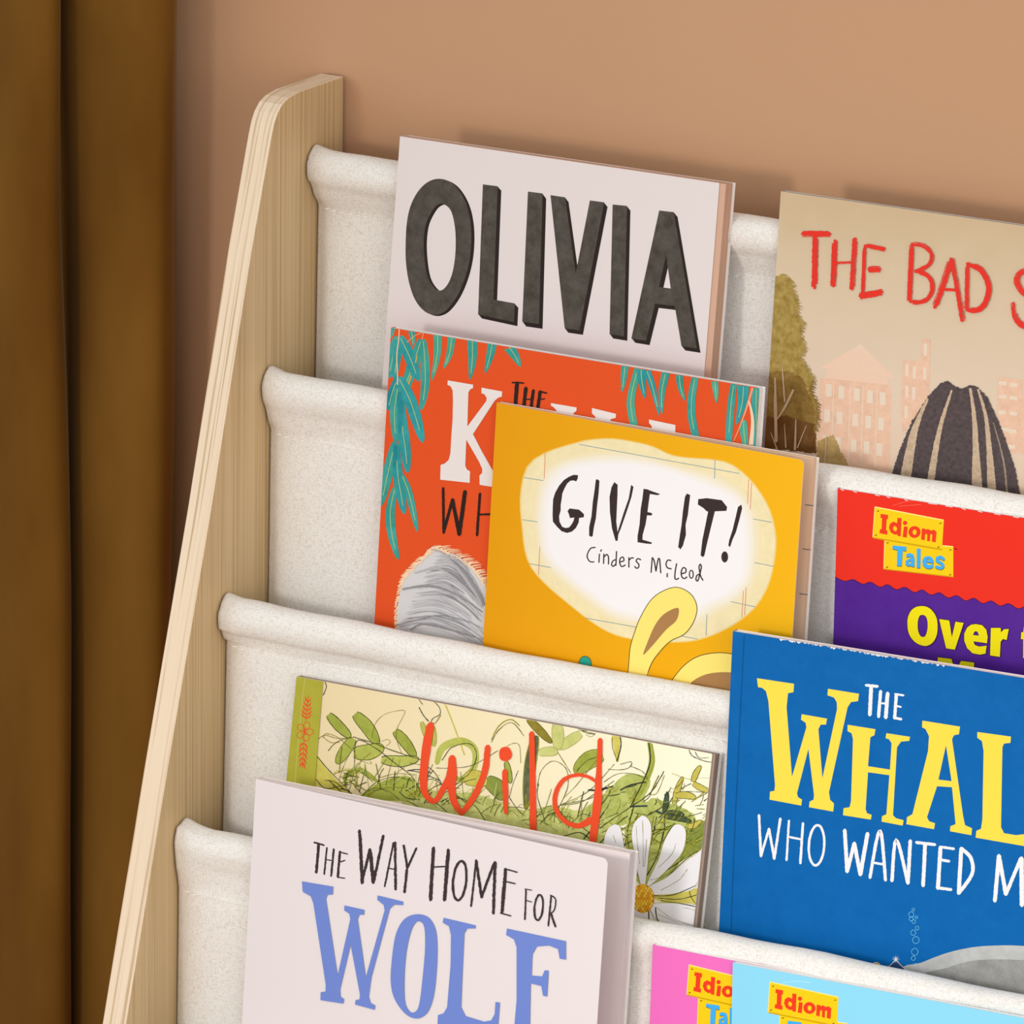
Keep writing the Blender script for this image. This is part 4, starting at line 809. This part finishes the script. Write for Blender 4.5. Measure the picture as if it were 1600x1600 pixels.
for i in range(11):
    for j in range(8):
        x = 512+j*22+(i % 2)*11; y = 1240+i*19
        if ((x-588)/78)**2+((y-1335)/100)**2 < 1: b.poly(ink(*rr.choice([(238, 190, 50), (228, 160, 40), (240, 204, 84)])), z3(b.ellipse((x, y), 9.5, 11.5, n=10)))
b.hold = False
# olive spine band and its red ornament
OLV = ink(172, 166, 58, .45, 6, 60)
b.poly(OLV, z1((100, 60), (240, 100), (405, 128), (390, 310), (315, 1250), (0, 1250)))
b.stroke(ink(196, 190, 110), z1((235, 100), (205, 320), (150, 900), (135, 1150)), .8, cap=False)
ORN = ink(228, 78, 46); oo = lambda pts, ww: b.stroke(ORN, z1(*pts), ww)
oo([(260, 288), (238, 530)], 1.2); oo([(222, 700), (204, 975)], 1.2)
for x, y, s_ in ((256, 350, 26), (252, 392, 34), (247, 432, 42), (243, 470, 48), (240, 505, 46)):
    oo([(x, y), (x-s_*.55, y-20), (x-s_, y-52)], [1.2, 2.6, .8]); oo([(x, y), (x+s_*.6, y-12), (x+s_*1.1, y-36)], [1.2, 2.6, .8])
for x, y, s_ in ((219, 745, 46), (215, 790, 48), (212, 838, 44), (209, 885, 38), (206, 930, 28)):
    oo([(x, y), (x-s_*.5, y+12), (x-s_*.9, y+44)], [1.2, 2.8, .8]); oo([(x, y), (x+s_*.5, y+24), (x+s_*.7, y+62)], [1.2, 2.8, .8])
for k in range(5):
    an = -1.2+k*1.2566; cx, cy = 228+44*math.cos(an), 632+56*math.sin(an); b.ring(ORN, z1((cx, cy))[0], 6.4, 4.9, 1.0, tilt=an, n=16)
    oo([(228, 632), (228+34*math.cos(an), 632+40*math.sin(an))], .7)
# red script
RS = ink(232, 78, 42)
def rs(zz, pts, ww, **k): b.stroke(RS, zz(*pts), [q/zz.s for q in ww], rough=.35, **k)
rs(z2, [(168, 265), (150, 350), (130, 480), (114, 640), (118, 770), (160, 845), (210, 850), (262, 770), (310, 680), (330, 600), (336, 520)], [60, 66, 66, 62, 56, 40, 42, 50, 54, 58, 56])
rs(z2, [(336, 520), (342, 640), (332, 760), (355, 870), (410, 955)], [56, 62, 60, 54, 34]); rs(z2, [(405, 955), (470, 880), (540, 760), (595, 610), (614, 435)], [36, 46, 50, 50, 44])
b.poly(RS, z2(b.ellipse((752, 490), 50, 57)), rough=(2, .4)); rs(z2, [(748, 622), (752, 780), (757, 950)], [40, 46, 30])
rs(z2, [(958, 328), (965, 700), (970, 1100)], [42, 48, 54], smooth=0, step=3)
rs(z2, [(1462, 705), (1390, 665), (1300, 655), (1210, 690), (1155, 770), (1138, 860), (1165, 955), (1235, 1025), (1330, 1050), (1420, 1005)], [26, 26, 28, 32, 36, 38, 36, 36, 40, 60])
rs(z2, [(1492, 378), (1482, 640), (1475, 830), (1455, 1000), (1432, 1210)], [36, 44, 66, 62, 54])
b.done()

# ---------------------------------------------------------------- white book with blue capitals (fourth tier)
b = Book('picture_book', 'white picture book with blue slab capitals, cover springing open', (400, 1217), (950, 1342), (378, 1600),
         -.186, .596, 5.2, .0075, .362, hinge=4.6, cover=ink(228, 218, 217, .32), page=ink(228, 214, 212, .6), trb=(987, 1331), radius=.0035)
z = Z(470, 1280, 3.8095); CB = ink(62, 50, 52, .55)
def wc(ww, *pts): b.crayon(CB, z(*pts), ww/3.81, 3, core=.8)
wc(10, (78, 138), (108, 146), (140, 156)); wc(20, (106, 150), (92, 318)); wc(13, (156, 170), (140, 328)); wc(16, (196, 178), (181, 338)); wc(7, (148, 240), (188, 246)); wc(17, (234, 192), (221, 345)); wc(9, (232, 195), (278, 208)); wc(8, (230, 257), (264, 245)); wc(8, (218, 345), (262, 352))
wc(23, (350, 68), (365, 380)); wc(20, (363, 378), (412, 180)); wc(24, (412, 180), (432, 378)); wc(20, (433, 376), (492, 98)); wc(13, (552, 140), (526, 270), (500, 400)); wc(19, (562, 138), (565, 418)); wc(8, (522, 292), (565, 300))
wc(15, (612, 155), (634, 290)); wc(14, (690, 172), (632, 300)); wc(18, (632, 300), (618, 435)); wc(24, (792, 170), (773, 480)); wc(23, (878, 182), (855, 482)); wc(10, (795, 285), (870, 281))
b.ring(CB, z((947, 365))[0], 10.2, 30.8, 3.8, tilt=.10, rough=.4, n=40)
wc(14, (1045, 245), (1015, 518)); wc(20, (1045, 245), (1078, 465)); wc(16, (1078, 465), (1155, 255)); wc(22, (1158, 256), (1148, 560)); wc(22, (1220, 296), (1198, 558)); wc(10, (1215, 294), (1290, 315)); wc(9, (1213, 368), (1278, 383)); wc(9, (1190, 558), (1252, 575))
wc(10, (1342, 416), (1335, 597)); wc(7, (1336, 415), (1376, 422)); wc(7, (1342, 482), (1376, 492)); b.ring(CB, z((1418, 525))[0], 6.6, 20, 3.0, tilt=.10, rough=.4); wc(11, (1492, 455), (1475, 635)); wc(9, (1488, 452), (1518, 475), (1512, 535), (1490, 560)); wc(12, (1492, 560), (1518, 640))
z = Z(460, 1370, 3.636); WB = ink(112, 134, 204, .4)
b.poly(WB, z((45, 25), (223, 55), (220, 100), (190, 102), (182, 125), (248, 560), (320, 240), (315, 210), (285, 190), (287, 162), (400, 187), (398, 215), (372, 215), (362, 240), (408, 570), (515, 190), (510, 160), (473, 130), (475, 105), (620, 140), (620, 160), (570, 158), (545, 180), (440, 570), (425, 680), (435, 715), (462, 730), (458, 755), (347, 725), (350, 700), (372, 695), (375, 670), (322, 385), (262, 640), (265, 680), (285, 695), (280, 720), (150, 700), (152, 655), (180, 650), (180, 610), (110, 150), (95, 110), (50, 85)))
b.poly(WB, z((715, 212), (770, 235), (805, 300), (815, 400), (810, 540), (795, 670), (765, 760), (720, 800), (670, 800), (620, 765), (570, 690), (550, 600), (555, 480), (575, 340), (610, 260), (655, 222)), [z((715, 253), (740, 285), (745, 400), (730, 580), (710, 730), (680, 770), (650, 755), (630, 700), (628, 560), (640, 420), (665, 310), (690, 262))], smooth=4)
b.poly(WB, z((850, 232), (1033, 275), (1030, 293), (985, 293), (968, 320), (955, 600), (950, 740), (975, 790), (1080, 822), (1120, 815), (1140, 780), (1145, 710), (1170, 713), (1155, 915), (815, 850), (818, 785), (850, 775), (870, 740), (890, 500), (892, 330), (880, 280), (845, 260)))
b.poly(WB, z((1210, 293), (1545, 365), (1545, 470), (1510, 465), (1500, 410), (1450, 390), (1380, 395), (1355, 440), (1350, 560), (1410, 565), (1425, 530), (1447, 532), (1438, 680), (1415, 675), (1405, 620), (1345, 605), (1340, 880), (1370, 920), (1370, 960), (1200, 930), (1205, 890), (1250, 870), (1265, 700), (1265, 400), (1250, 355), (1205, 330)))
b.done()

# ---------------------------------------------------------------- pink and light-blue readers (fourth tier)
b = Book('picture_book', 'pink reader with a yellow sign, mostly hidden behind the light blue reader', (1020, 1476), (1480, 1567), (1015, 1600),
         -.1812, .590, 2.6, .0026, .400, cover=ink(238, 112, 190, .4), radius=.003)
reader(b, red_reader); b.done()
b = Book('picture_book', 'light blue reader with a yellow sign, in front of the pink one', (1145, 1504), (1650, 1600), (1143, 1600),
         -.1848, .590, 2.6, .0026, .396, cover=ink(140, 214, 240, .4), radius=.003)
reader(b, red_reader)
b.stroke(ink(206, 240, 250), [(1222, 1536), (1245, 1533), (1268, 1536)], .6, cap=False)
b.done()
